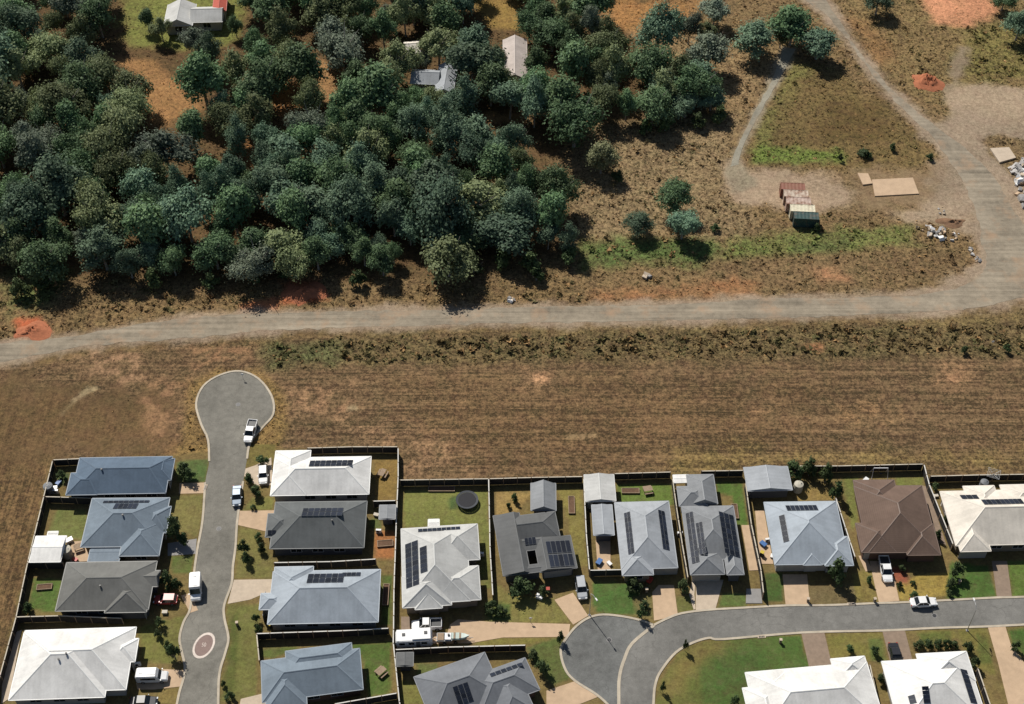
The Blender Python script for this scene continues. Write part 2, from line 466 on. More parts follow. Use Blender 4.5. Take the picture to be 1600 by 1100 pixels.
# the housing estate: plain dry verge, then each lawn
zone(cP((82, 720), (280, 712), (330, 705), (440, 700), (622, 698), (628, 752), (910, 746), (1165, 738), (1442, 728), (1452, 746), (1750, 740), (1850, 1200), (-30, 1200), (20, 975)), (124, 108, 64), .4, 0, 0)
LAWNS = [
    (cA((430, 520), (660, 510), (640, 750), (360, 690)), (118, 118, 66)), (cA((1290, 410), (1540, 410), (1490, 720), (1290, 640)), (140, 124, 74)),
    (cA((430, 230), (540, 230), (480, 340), (430, 310)), (70, 92, 56)), (cA((1330, 150), (1580, 130), (1560, 310), (1340, 300)), (88, 106, 58)),
    (cA((1290, 860), (1470, 860), (1440, 1000), (1300, 1000)), (100, 108, 56)),
    (cB((250, 155), (470, 155), (430, 410), (215, 380)), (88, 110, 50)), (cB((1050, 520), (1420, 420), (1330, 800), (1080, 780)), (124, 116, 62)),
    (cB((1190, 1000), (1380, 970), (1340, 1100), (1200, 1100)), (158, 128, 76)),
    (cC((1375, 140), (1555, 140), (1545, 450), (1400, 440)), (158, 120, 68)), (cC((1385, 670), (1540, 680), (1530, 890), (1380, 890)), (186, 112, 70)),
    (cC((1340, 580), (1430, 580), (1430, 660), (1340, 660)), (98, 106, 60)), (cC((350, 650), (480, 660), (560, 800), (620, 900), (620, 1040), (330, 1040)), (132, 118, 68)),
    (cC((410, 20), (640, 20), (620, 130), (410, 190)), (132, 112, 62)), (cC((460, 420), (620, 420), (610, 515), (380, 525)), (126, 118, 64)),
    (cD((260, 350), (520, 350), (480, 1060), (215, 1080), (290, 620)), (120, 114, 62)), (cD((310, 420), (350, 400), (330, 1000), (230, 1040)), (96, 100, 48)),
    (cD((1180, 650), (1510, 630), (1500, 1020), (1340, 1050), (1290, 750)), (84, 106, 46)), (cD((1430, 120), (1520, 120), (1510, 510), (1430, 500)), (86, 100, 48)),
    (cD((530, 680), (830, 665), (600, 760), (520, 740)), (98, 108, 54)),
    (cE((150, 180), (785, 180), (795, 520), (700, 440), (150, 460)), (132, 128, 68)), (cE((490, 230), (590, 210), (590, 310), (490, 320)), (82, 98, 56)),
    (cE((720, 440), (800, 480), (810, 920), (715, 880)), (122, 118, 64)), (cE((850, 190), (1120, 190), (1010, 330), (850, 370)), (180, 140, 88)),
    (cE((1310, 165), (1490, 165), (1545, 750), (1440, 750), (1400, 400)), (146, 126, 70)),
    (cF((860, 190), (940, 260), (1280, 310), (1420, 490), (780, 480), (760, 420)), (144, 128, 72)), (cF((760, 310), (960, 340), (960, 470), (790, 470)), (96, 110, 56)),
    (cF((1080, 670), (1340, 590), (1420, 900), (1270, 960), (1130, 780)), (96, 104, 54)), (cF((700, 630), (900, 600), (1290, 595), (1080, 655), (700, 660)), (136, 120, 62)),
    (cF((130, 930), (260, 930), (320, 1110), (125, 1110)), (126, 118, 62)), (cF((250, 790), (400, 790), (400, 880), (250, 890)), (104, 108, 60)),
    (cJ((330, 180), (620, 180), (700, 300), (640, 430), (340, 410)), (74, 104, 48)), (cJ((620, 290), (770, 260), (780, 450), (650, 430)), (118, 104, 64)),
    (cJ((950, 290), (1090, 280), (1100, 390), (960, 400)), (112, 108, 58)), (cJ((1290, 260), (1480, 255), (1480, 360), (1270, 370)), (92, 108, 54)),
    (cJ((1060, 650), (1250, 608), (1610, 600), (1610, 860), (1500, 1000), (1500, 1110), (795, 1110), (830, 930), (950, 740)), (104, 106, 52)),
    (cK((0, 612), (590, 575), (650, 840), (230, 870), (200, 980), (150, 1110), (-150, 1110), (-180, 800)), (74, 100, 44)),
    (cK((780, 575), (1190, 562), (1225, 760), (820, 760)), (134, 118, 62)), (cK((1100, 600), (1200, 600), (1240, 790), (1120, 770)), (96, 106, 52)),
    (cG((310, 180), (725, 180), (745, 335), (330, 310)), (104, 122, 54)), (cG((1060, 165), (1255, 165), (1300, 490), (1210, 490), (1180, 270), (1060, 240)), (82, 108, 46)),
    (cG((1430, 850), (1560, 850), (1570, 1065), (1430, 1065)), (70, 98, 44)),
    (cI((780, 865), (1030, 845), (1020, 1010), (850, 1050), (650, 1055), (640, 940), (700, 920)), (178, 142, 74)), (cI((1040, 760), (1330, 800), (1395, 1035), (1010, 1045)), (72, 104, 44)),
    (cI((1470, 760), (1620, 760), (1640, 1020), (1510, 1030)), (96, 118, 50)), (cI((340, 860), (440, 870), (490, 1060), (330, 1060)), (164, 134, 72)),
    (cI((630, 125), (835, 120), (830, 190), (640, 195)), (128, 124, 66)), (cI((225, 130), (340, 130), (340, 460), (300, 520), (260, 320)), (128, 126, 66)),
    (cH((520, 250), (800, 250), (800, 325), (540, 325)), (164, 128, 76)), (cH((610, 930), (960, 930), (970, 1065), (640, 1075)), (132, 108, 76)), (cH((930, 840), (1100, 830), (1090, 1060), (950, 1060)), (148, 124, 68)),
    (cL((590, 545), (1020, 535), (1170, 515), (1235, 890), (1100, 830), (960, 610)), (134, 118, 62)), (cL((640, 560), (900, 550), (900, 620), (700, 650)), (100, 104, 50)),
    (cL((1330, 540), (1480, 530), (1500, 770), (1360, 650)), (72, 104, 44)), (cL((1090, 560), (1180, 600), (1220, 800), (1120, 800)), (104, 108, 52)),
    (cG((130, 920), (390, 920), (400, 1110), (120, 1110)), (74, 104, 48)),
]
for pts, c in LAWNS: zone(pts, c, .22, 0, 0)
zone(cJ((1250, 750), (1450, 700), (1590, 800), (1450, 1000), (1250, 960)), (64, 94, 42), 4, 0, 0, k=.8)
zone(cJ((1080, 670), (1350, 620), (1300, 700), (1100, 790), (900, 1000), (860, 960)), (138, 116, 66), 2.5, 0, 0, k=.6)
zone(cI((580, 800), (740, 800), (720, 930), (640, 930), (590, 880)), (156, 84, 62), .6, 0, 0)        # red bark garden bed
# gravel: the turning area, the track and the pad
GRAVEL = [
    (cP((1472, 150), (1500, 130), (1600, 138), (1750, 200), (1750, 480), (1560, 470), (1500, 452), (1530, 420), (1528, 380), (1500, 356), (1392, 337), (1430, 322), (1440, 285), (1470, 240), (1455, 200), (1490, 192), (1480, 170)), (176, 156, 128), 2.2),
    (cP((1142, 245), (1160, 250), (1168, 262), (1262, 268), (1300, 274), (1334, 300), (1322, 322), (1286, 326), (1200, 322), (1165, 318), (1148, 298), (1136, 276)), (176, 154, 126), 2.0),
    (cP((1480, 140), (1500, 70), (1512, 75), (1500, 130)), (150, 134, 108), 1.5),
    (cP((1340, 272), (1440, 262), (1500, 240), (1480, 320), (1340, 330), (1345, 300)), (140, 118, 88), 3),
]
for pts, c, s in GRAVEL: zone(pts, c, s, .02, 0)
zone(cP((1530, 218), (1560, 208), (1650, 225), (1700, 300), (1640, 330), (1560, 255)), (110, 92, 60), 1.0, .7, 0)
zone(cP((1540, 250), (1640, 235), (1660, 330), (1590, 330)), (150, 132, 110), 1.2, .3, 0)
zone(cP((1480, 290), (1600, 300), (1600, 420), (1540, 440), (1520, 350)), (182, 142, 104), 3, .02, 0, k=.5, patchy=.7)


ROAD_EDGE = dict(up=None)
DIRT_UP = cP((-160, 556), (0, 532), (109, 521), (219, 502), (312, 489), (500, 481), (600, 480), (750, 476), (900, 472), (1019, 470), (1112, 467), (1206, 461), (1300, 460), (1425, 455), (1487, 445), (1520, 428), (1533, 408), (1526, 380), (1518, 330), (1488, 272), (1467, 238), (1450, 214), (1411, 180), (1364, 126), (1317, 63), (1285, 26), (1253, 0), (1233, -45))
DIRT_DN = cP((1284, -45), (1298, 0), (1321, 36), (1352, 83), (1392, 130), (1430, 165), (1477, 201), (1542, 254), (1592, 330), (1642, 440), (1577, 477), (1477, 492), (1350, 498), (1200, 503), (1000, 508), (800, 511), (525, 518), (400, 524), (312, 533), (141, 546), (62, 561), (0, 572), (-160, 604))
zone(DIRT_UP + DIRT_DN, (163, 145, 121), 1.3, .02, 0)
zone(cP((1455, 205), (1500, 170), (1640, 200), (1700, 330), (1680, 470), (1580, 480), (1500, 470), (1480, 440), (1545, 410), (1520, 330), (1440, 325), (1470, 260)), (163, 145, 121), 3, .02, 0, k=.85)
zone(cP((1530, 218), (1560, 208), (1650, 225), (1700, 300), (1640, 330), (1560, 255)), (124, 104, 72), 1.0, .7, 0)
zone(cP((1222, 72), (1180, 168), (1142, 245), (1136, 274), (1150, 298), (1182, 290), (1166, 262), (1160, 248), (1189, 182), (1231, 108), (1246, 76)), (160, 148, 122), .9, .05, 0)


def eval_ground(X, Y):
    shp = X.shape
    col = np.empty(shp + (3,)); col[:] = lin((108, 87, 58))
    weed = np.full(shp, .3); mow = np.zeros(shp)
    n1 = fbm(X, Y, 3.0, 1) - .5; n2 = fbm(X, Y, 9.0, 5) - .5; n3 = fbm(X, Y, 1.1, 9, 3) - .5; n4 = fbm(X, Y, 1.8, 21, 3)
    for poly, c, soft, w, m, k, patchy in ZONES:
        p = np.array(poly); pad = soft * 3 + 1
        box = (X > p[:, 0].min() - pad) & (X < p[:, 0].max() + pad) & (Y > p[:, 1].min() - pad) & (Y < p[:, 1].max() + pad)
        if not box.any(): continue
        x, y = X[box], Y[box]
        d = sdf(poly, x, y)
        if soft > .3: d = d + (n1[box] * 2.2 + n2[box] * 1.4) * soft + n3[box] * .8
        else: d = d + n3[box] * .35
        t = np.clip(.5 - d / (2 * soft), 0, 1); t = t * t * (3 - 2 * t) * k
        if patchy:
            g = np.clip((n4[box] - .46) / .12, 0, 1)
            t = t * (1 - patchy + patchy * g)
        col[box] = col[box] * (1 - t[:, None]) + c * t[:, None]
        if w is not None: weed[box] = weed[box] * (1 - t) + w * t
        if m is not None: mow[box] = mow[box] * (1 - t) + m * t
    return col, weed, mow


def axis(lo, hi, st, far):
    a = list(np.arange(lo, hi + st / 2, st)); g = st
    while a[-1] < far:
        g *= 1.5; a.append(a[-1] + g)
    g = st
    while a[0] > -far:
        g *= 1.5; a.insert(0, a[0] - g)
    return np.array(a)


gx = axis(-150, 150, .5, 6000.); gy = axis(96, 330, .5, 6000.)
GX, GY = np.meshgrid(gx, gy)
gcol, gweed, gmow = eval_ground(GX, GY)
gz = (fbm(GX, GY, 5, 41, 3) - .5) * .25 * np.clip(gweed, 0, 1) + (fbm(GX, GY, 1.2, 51, 2) - .5) * .25 * np.clip(gweed - .3, 0, 1)
gz = np.minimum(gz - .06 * np.clip(gweed * 3, 0, 1), -.002)
nx, ny = len(gx), len(gy)
me = bpy.data.meshes.new('ground')
me.vertices.add(nx * ny)
me.vertices.foreach_set('co', np.stack([GX, GY, gz], -1).reshape(-1).astype(np.float32))
ii = (np.arange(ny - 1)[:, None] * nx + np.arange(nx - 1)[None, :]).reshape(-1)
quads = np.stack([ii, ii + 1, ii + nx + 1, ii + nx], -1).astype(np.int32)
nq = len(quads)
me.loops.add(nq * 4); me.loops.foreach_set('vertex_index', quads.reshape(-1))
me.polygons.add(nq)
me.polygons.foreach_set('loop_start', np.arange(nq, dtype=np.int32) * 4)
me.update(calc_edges=True)
me.polygons.foreach_set('use_smooth', np.ones(nq, bool))
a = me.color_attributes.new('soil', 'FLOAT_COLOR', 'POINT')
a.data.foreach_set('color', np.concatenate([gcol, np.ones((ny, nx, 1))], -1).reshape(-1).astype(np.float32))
a = me.color_attributes.new('cover', 'FLOAT_COLOR', 'POINT')
a.data.foreach_set('color', np.stack([gweed, np.clip(gmow, 0, 1), np.clip(-gmow, 0, 2) * .5, np.ones_like(gmow)], -1).reshape(-1).astype(np.float32))


def ground_material():
    t = NT('ground_soil')
    at = t.new('ShaderNodeAttribute', attribute_name='soil').outputs['Color']
    cv = t.new('ShaderNodeSeparateColor'); t.inp(cv, 0, t.new('ShaderNodeAttribute', attribute_name='cover').outputs['Color'])
    pos = t.new('ShaderNodeNewGeometry').outputs['Position']
    nA = t.noise(pos, .09, 5, .6); nB = t.noise(pos, .7, 5, .65); nC = t.noise(pos, 3.2, 4, .7)
    # mown rows: across the big field, and along the paddock at the left
    rowx = t.noise(t.mapping(pos, (.045, 1.6, 1)), 1.0, 6, .78)
    rowx2 = t.noise(t.mapping(pos, (.012, .5, 1)), 1.0, 3, .6)
    rowy = t.noise(t.mapping(pos, (1.5, .06, 1), (0, 0, R(-14))), 1.0, 5, .7)
    wild = t.math('ADD', t.math('ADD', t.math('MULTIPLY', cv.outputs[0], 1.0), .5), t.math('MULTIPLY', t.math('ADD', cv.outputs[1], cv.outputs[2]), 1.05))
    f = t.math('ADD', t.rng(nB, .36, .64, -.3, .3), t.rng(nC, .34, .66, -.36, .36))
    f = t.math('ADD', f, t.rng(t.noise(pos, 1.45, 4, .7), .37, .63, -.42, .42))
    f = t.math('MULTIPLY', f, wild)
    f = t.math('ADD', f, t.rng(nA, .38, .62, -.14, .14))
    sx = t.math('ADD', t.rng(rowx, .38, .62, -.5, .5), t.rng(rowx2, .38, .62, -.3, .3))
    f = t.math('ADD', f, t.math('MULTIPLY', sx, cv.outputs[1]))
    f = t.math('ADD', f, t.math('MULTIPLY', t.rng(rowy, .40, .60, -.6, .6), cv.outputs[2]))
    wd = t.math('MULTIPLY', t.rng(t.noise(pos, .8, 5, .75), .36, .64, -.45, .45), cv.outputs[0])
    f = t.math('ADD', f, wd)
    col = t.scale(at, t.math('MAXIMUM', t.math('ADD', f, 1.0), .25))
    # straw and bare earth specks
    spk = t.rng(t.noise(pos, 2.1, 5, .8), .60, .68, 0, 1)
    spk = t.math('MULTIPLY', spk, t.math('ADD', t.math('MULTIPLY', t.math('ADD', cv.outputs[1], cv.outputs[2]), .5), t.math('MULTIPLY', cv.outputs[0], .3)))
    col = t.mix(spk, col, rgba((.43, .28, .16)))
    hue = t.rng(t.noise(pos, .35, 4, .6), .35, .65, 0, 1)
    col = t.mix(.22, col, t.mix(hue, rgba((.20, .125, .075)), rgba((.115, .115, .055))))
    worn = t.math('MULTIPLY', t.rng(t.noise(pos, .5, 6, .7), .50, .66, 0, .32), t.math('SUBTRACT', 1.0, t.math('MINIMUM', t.math('MULTIPLY', t.math('ADD', cv.outputs[0], t.math('ADD', cv.outputs[1], cv.outputs[2])), 4.0), 1.0)))
    col = t.mix(worn, col, t.mix(.5, col, rgba((.24, .185, .105))))
    t.inp(t.b, 'Base Color', col)
    t.b.inputs['Roughness'].default_value = 1.0
    t.b.inputs['Specular IOR Level'].default_value = .1
    h = t.math('ADD', t.math('MULTIPLY', nB, .5), t.math('MULTIPLY', nC, .5))
    h = t.math('ADD', h, t.math('MULTIPLY', rowx, cv.outputs[1]))
    t.bump(h, .7, .25)
    return t.m


me.materials.append(ground_material())
ground = bpy.data.objects.new('ground', me); COL.objects.link(ground)
tag(ground, kind='structure')


def cover_at(x, y):
    i = np.clip(((np.asarray(x) - (-150)) / .5 + np.searchsorted(gx, -150)).astype(int), 0, nx - 1)
    j = np.clip(((np.asarray(y) - 96) / .5 + np.searchsorted(gy, 96)).astype(int), 0, ny - 1)
    return gcol[j, i], gweed[j, i], gz[j, i]


# ------------------------------------------------------------ roads
def road_material(name, col, var, tint=None, tracks=0.0):
    t = NT(name)
    pos = t.new('ShaderNodeNewGeometry').outputs['Position']
    nA = t.noise(pos, .12, 5); nB = t.noise(pos, .9, 5, .65); nC = t.noise(pos, 5, 3, .7)
    f = t.math('ADD', t.rng(nA, .36, .64, -var, var), t.rng(nB, .36, .64, -var * .7, var * .7))
    f = t.math('ADD', f, t.rng(nC, .36, .64, -var * .6, var * .6))
    if tracks:
        f = t.math('ADD', f, t.rng(t.noise(t.mapping(pos, (.03, .9, 1)), 1, 4, .6), .3, .7, -tracks, tracks))
    else:
        vo = t.new('ShaderNodeTexVoronoi', feature='DISTANCE_TO_EDGE'); vo.inputs['Scale'].default_value = .22
        wv = t.new('ShaderNodeVectorMath', operation='ADD'); t.inp(wv, 0, pos); nz = t.new('ShaderNodeTexNoise'); t.inp(nz, 'Vector', pos); nz.inputs['Scale'].default_value = .6; nz.inputs['Detail'].default_value = 5
        sc = t.new('ShaderNodeVectorMath', operation='SCALE'); t.inp(sc, 0, nz.outputs['Color']); sc.inputs['Scale'].default_value = 2.5
        t.inp(wv, 1, sc.outputs[0]); t.inp(vo, 'Vector', wv.outputs[0])
        crack = t.math('MULTIPLY', t.rng(vo.outputs['Distance'], 0, .02, 1, 0), t.rng(nA, .45, .6, 0, 1))
        f = t.math('SUBTRACT', f, t.math('MULTIPLY', crack, .28))
        oil = t.rng(t.noise(pos, .45, 4, .6), .62, .72, 0, .18)
        f = t.math('SUBTRACT', f, oil)
    c = t.scale(rgba(col), t.math('ADD', f, 1))
    if tint:
        c = t.mix(t.rng(t.noise(pos, .17, 5, .65), .52, .72, 0, .75), c, rgba(tint))
    t.inp(t.b, 'Base Color', c)
    t.b.inputs['Roughness'].default_value = .95
    t.b.inputs['Specular IOR Level'].default_value = .2
    t.bump(t.math('ADD', nB, nC), .3, .03)
    return t.m


M['asphalt'] = road_material('worn_asphalt', (.192, .182, .156), .17)
M['asphalt2'] = road_material('grey_asphalt', (.176, .171, .157), .16)
M['asphalt3'] = road_material('dark_asphalt', (.150, .152, .145), .18)
M['dirt'] = road_material('compacted_dirt', (.262, .222, .165), .17, (.38, .25, .155), .26)
M['track'] = road_material('track_gravel', (.27, .25, .195), .17, (.34, .27, .19))


def sheet(name, pts, z, m, jag=0.0, step=1.2, shrink=0.0):
    g = [Vector(G(x, y)) for x, y in pts]
    if shrink:
        ar = sum(g[i].x * g[(i + 1) % len(g)].y - g[(i + 1) % len(g)].x * g[i].y for i in range(len(g)))
        h_ = []
        for i, q in enumerate(g):
            d = (g[(i + 1) % len(g)] - g[i - 1]).normalized()
            h_.append(q + Vector((-d.y, d.x, 0)) * shrink * (1 if ar > 0 else -1))
        g = h_
    poly = []
    for i, p in enumerate(g):
        q = g[(i + 1) % len(g)]
        n = max(1, int((q - p).length / step)) if jag else 1
        d = (q - p); nrm = Vector((-d.y, d.x, 0)).normalized() if d.length > 0 else Vector((0, 0, 0))
        for k in range(n):
            v = p + d * (k / n)
            if jag: v = v + nrm * (float(fbm(v.x, v.y, 2.2, 77, 3)) - .5) * 2 * jag
            poly.append((v.x, v.y))
    mb = MB().prism(poly, z - .05, z)
    return tag(obj(name, mb, m), kind='structure')


def smooth_line(pts, n=4):
    out = []
    P = [Vector((x, y)) for x, y in pts]
    for i in range(len(P) - 1):
        a, b, c, d = P[max(i - 1, 0)], P[i], P[i + 1], P[min(i + 2, len(P) - 1)]
        for k in range(n):
            t = k / n
            v = .5 * ((2 * b) + (c - a) * t + (2 * a - 5 * b + 4 * c - d) * t * t + (3 * b - a - 3 * c + d) * t ** 3)
            out.append((v.x, v.y))
    out.append(tuple(P[-1]))
    return out


def kerb(pts, w=.38, z=.085):
    g = [Vector(G(x, y)) for x, y in smooth_line(pts)]
    vs, fs = [], []
    for i, p in enumerate(g):
        d = (g[min(i + 1, len(g) - 1)] - g[max(i - 1, 0)]).normalized(); n = Vector((-d.y, d.x, 0)) * (w / 2)
        for q in (p + n, p - n):
            vs += [(q.x, q.y, -.02), (q.x, q.y, z)]
        # order: left low, left high, right low, right high
    for i in range(len(g) - 1):
        a, b = i * 4, i * 4 + 4
        fs += [(a + 1, a + 3, b + 3, b + 1), (a, a + 1, b + 1, b), (a + 3, a + 2, b + 2, b + 3)]
    return tag(obj('kerb', MB().add(vs, fs), M['kerb']), kind='structure')


dirt_up = cP((-160, 556), (0, 533)) + c1((350, 388), (700, 330), (1000, 292), (1599, 266)) + cP((600, 482), (750, 478), (900, 474)) + c3((700, 232), (1000, 220), (1300, 202)) + cP((1300, 462), (1350, 460), (1425, 457), (1487, 447), (1522, 430), (1536, 408), (1528, 380), (1520, 330), (1490, 270), (1469, 237)) + c6((1120, 680), (1000, 570), (850, 400), (700, 200), (600, 80)) + cP((1255, 0), (1235, -45))
dirt_dn = cP((1282, -45), (1296, 0), (1319, 37), (1350, 84), (1390, 131), (1428, 166), (1475, 202), (1540, 255), (1590, 330), (1640, 440), (1575, 475), (1475, 490), (1350, 496), (1200, 501), (1000, 506), (800, 509), (525, 516), (400, 522), (312, 531), (141, 544), (62, 559), (0, 570), (-160, 602))
sheet('dirt_road', smooth_line(dirt_up, 3) + smooth_line(dirt_dn, 3), .012, M['dirt'], jag=.55, step=.6, shrink=.7)
track_l = cP((1222, 72), (1205, 122), (1180, 168), (1157, 213), (1143, 243), (1140, 262))
track_r = cP((1156, 258), (1158, 246), (1167, 222), (1187, 182), (1206, 148), (1229, 108), (1245, 76))
sheet('gravel_track', smooth_line(track_l, 3) + smooth_line(track_r, 3), .02, M['track'], jag=.3, shrink=.35)

st_l = [(260, 1220), (276.6, 1100), (287, 1060), (289, 1042), (284, 1018), (280.7, 997), (287, 972), (297, 952), (301, 914), (308, 861), (316.5, 814), (320.6, 754), (327, 721), (325, 687), (314, 662), (306.5, 631), (318, 603), (344, 586), (375, 580), (404, 592), (424.5, 619), (427, 647), (410, 668), (391, 692), (386, 717), (380, 752), (373, 797), (370, 822), (368, 855), (364, 885), (362, 912), (350.5, 945), (350.6, 966), (357, 997), (351.6, 1021.6), (343, 1052.6), (341, 1100), (340, 1220)]
sheet('street', smooth_line(st_l, 3), .008, M['asphalt'])
kerb(st_l[:12]); kerb(st_l[12:25]); kerb(st_l[25:])
bc_top = cJ((620, 640)) + cJ((780, 505), (880, 455), (1000, 413), (1200, 388), (1450, 373)) + cK((480, 355), (780, 353), (1180, 337)) + cL((500, 333), (880, 315), (1250, 295), (1450, 290)) + cP((1780, 924))
bc_bot = cP((1780, 966)) + cL((1450, 500), (1160, 515), (800, 525), (380, 545)) + cK((600, 560), (0, 610)) + cJ((1200, 600), (1070, 640), (950, 710), (850, 830), (800, 930), (780, 1100)) + cP((1018, 1220))
bc_in = cP((968, 1220)) + cJ((518, 1100), (525, 900), (560, 760), (620, 640))
sheet('court_road', smooth_line(bc_top, 3) + smooth_line(bc_bot, 3) + smooth_line(bc_in, 3), .009, M['asphalt2'])
bulb = cJ((545, 1110), (528, 900), (562, 760), (622, 640), (780, 505), (700, 472), (560, 440), (400, 424), (290, 448), (200, 508), (128, 592), (78, 690), (108, 828), (180, 920), (350, 1030), (440, 1110))
sheet('turning_circle', smooth_line(bulb, 3), .005, M['asphalt3'])
kerb(bc_top[1:]); kerb(bc_bot[:-1] + [bc_bot[-1]])
kerb(bulb[4:]); kerb(cP((968, 1220)) + cJ((518, 1100), (522, 900), (560, 760), (620, 640), (790, 500)), .5, .05)

# threshold disc painted on the street
def pit(label, px, py, kind):
    c = G(px, py)
    if kind == 'round':
        r = thing('manhole_cover', label, 'manhole cover', (c.x, c.y, .008), 0, 'covers in the roads')
        obj('frame', MB().cyl((0, 0, -.02), .45, .032, 20), M['concrete_grey'], r, False)
        obj('lid', MB().cyl((0, 0, 0), .34, .02, 20), M['dark_metal'], r, False)
    else:
        r = thing('drain_grate', label, 'drain', (c.x, c.y, .008), kind, 'covers in the roads')
        obj('surround', MB().box(0, 0, .03, 1.3, .5, .1), M['concrete'], r, False)
        g_ = MB()
        for k in range(4): g_.box(-.36 + .24 * k, -.03, .085, .17, .3, .02)
        obj('grate', g_, M['dark_metal'], r, False)


pit('manhole cover near the middle of the round court end', 952, 1000, 'round'); pit('manhole cover on the court road near the right', 1460, 962, 'round')
pit('manhole cover on the street between the facing driveways', 342, 826, 'round'); pit('manhole cover in the empty turning circle', 372, 632, 'round')
pit('drain in the kerb left of the parked white car on the court', 1330, 944, R(3)); pit('drain in the kerb along the oval lawn', 1190, 995, R(4)); pit('drain in the kerb opposite the dull blue car', 321, 762, R(80))

disc_c = G(318.5, 1008.5)


def oval(a, b, n=40, rot=R(-16)):
    return [(disc_c.x + a * math.cos(t) * math.cos(rot) - b * math.sin(t) * math.sin(rot), disc_c.y + a * math.cos(t) * math.sin(rot) + b * math.sin(t) * math.cos(rot)) for t in [2 * math.pi * k / n for k in range(n)]]


mk = thing('road_marking', 'worn white ring with reddish centre painted on the narrow street', 'road marking', (disc_c.x, disc_c.y, 0))
obj('painted_disc', MB().prism(oval(1.28, 1.95), .009, .0125), M['red_paint'], mk)
ring = MB(); o1 = oval(1.62, 2.42); o2 = oval(1.30, 1.98); n_ = len(o1)
ring.add([(x, y, .017) for x, y in o1] + [(x, y, .017) for x, y in o2], [(i, (i + 1) % n_, n_ + (i + 1) % n_, n_ + i) for i in range(n_)])
obj('painted_ring', ring, M['white_paint'], mk)
cu = bpy.data.curves.new('numeral', 'FONT'); cu.body = '50'; cu.align_x = 'CENTER'; cu.align_y = 'CENTER'; cu.size = .85
num = bpy.data.objects.new('numeral', cu); COL.objects.link(num); num.parent = mk
num.location = (0, .1, .019); num.scale = (.85, 1.2, 1); cu.materials.append(M['white_paint'])

# ------------------------------------------------------------ driveways, slabs and paths
DRIVES = [
    ('driveway', cA((1360, 315), (1560, 310), (1555, 390), (1355, 395)), 'concrete_tan'), ('driveway', cA((1270, 770), (1490, 735), (1480, 850), (1270, 865)), 'concrete_grey'),
    ('path', cB((1370, 280), (1440, 260), (1500, 390), (1440, 410)), 'concrete_tan'), ('driveway', cB((1230, 835), (1400, 845), (1385, 965), (1170, 990), (1040, 990), (1030, 940), (1230, 930)), 'concrete_tan'),
    ('driveway', cC((405, 205), (480, 180), (600, 120), (610, 330), (490, 335), (395, 260)), 'concrete'), ('driveway', cC((362, 525), (630, 520), (560, 680), (348, 632)), 'concrete_tan'),
    ('driveway', cD((318, 160), (640, 155), (620, 262), (530, 272), (440, 310), (270, 342)), 'concrete'), ('driveway', cD((370, 1062), (540, 1020), (570, 1110), (360, 1110)), 'concrete'),
    ('driveway', cF((500, 500), (560, 460), (800, 478), (1410, 495), (1395, 592), (900, 597), (650, 640), (80, 650), (90, 560), (480, 560)), 'concrete_tan'), ('driveway', cF((1290, 312), (1430, 257), (1545, 432), (1432, 500)), 'concrete_tan'),
    ('driveway', cJ((-30, 1000), (185, 928), (372, 1042), (200, 1110), (-30, 1110)), 'concrete_tan'), ('driveway', cJ((820, 200), (935, 200), (965, 432), (785, 470), (770, 255)), 'concrete_tan'),
    ('driveway', cJ((1100, 160), (1310, 160), (1250, 380), (1100, 390)), 'concrete'), ('path', cJ((1050, 270), (1075, 160), (1100, 160), (1090, 270), (1098, 380), (1085, 388)), 'concrete'),
    ('driveway', cH((425, 860), (600, 860), (622, 1088), (448, 1088)), 'concrete_tan'), ('driveway', cI((430, 760), (560, 760), (620, 900), (655, 1062), (500, 1072), (470, 950)), 'concrete_tan'),
    ('driveway', cI((1355, 760), (1470, 760), (1508, 1042), (1395, 1045)), 'paver_brown'), ('driveway', cK((590, 560), (765, 558), (825, 815), (655, 845)), 'paver_brown'),
    ('driveway', cL((380, 545), (552, 545), (612, 780), (440, 780)), 'paver_brown'), ('driveway', cL((1180, 518), (1312, 512), (1350, 640), (1455, 790), (1500, 1130), (1340, 1130), (1260, 800)), 'concrete_tan'),
    ('patio', cG((148, 600), (260, 600), (262, 832), (165, 832)), 'concrete_tan'), ('path', cG((1252, 488), (1338, 488), (1395, 828), (1312, 832)), 'concrete_tan'),
    ('path', cH((228, 405), (292, 400), (358, 785), (262, 785)), 'concrete_tan'), ('patio', cA((540, 760), (640, 750), (690, 905), (530, 915)), 'concrete_tan'),
    ('path', cI((820, 185), (870, 200), (1010, 640), (950, 620)), 'paver_brown'), ('path', cI((345, 720), (400, 720), (450, 830), (400, 840)), 'concrete_tan'),
    ('patio', cB((20, 880), (110, 560), (165, 540), (70, 1060), (10, 1100)), 'concrete'),
    ('path', cG((1290, 970), (1400, 970), (1410, 1080), (1285, 1080)), 'concrete_grey'),
    ('path', cF((130, 440), (200, 440), (200, 560), (130, 560)), 'paver_brown'),
]
for i, (nm, pts, mk_) in enumerate(DRIVES):
    sheet(nm, pts, .022 + i * .0021, M[mk_])
for i, pts in enumerate([c5((840, 320), (1045, 310), (1075, 390), (855, 402)), c5((768, 288), (820, 290), (843, 340), (795, 346)), c5((1430, 165), (1525, 160), (1560, 212), (1478, 235))]):
    lab = ['large pale tan concrete slab beside the turning area', 'small square concrete slab touching the large tan slab', 'broken pinkish concrete slab on the mound beside the rubble'][i]
    g = [tuple(G(x, y, .3))[:2] for x, y in pts]
    tag(obj('concrete_slab', MB().prism(g, -.1, .22 + .06 * i), M['concrete_tan'] if i != 2 else M['concrete']), lab, 'slab', 'concrete slabs left on the dirt')

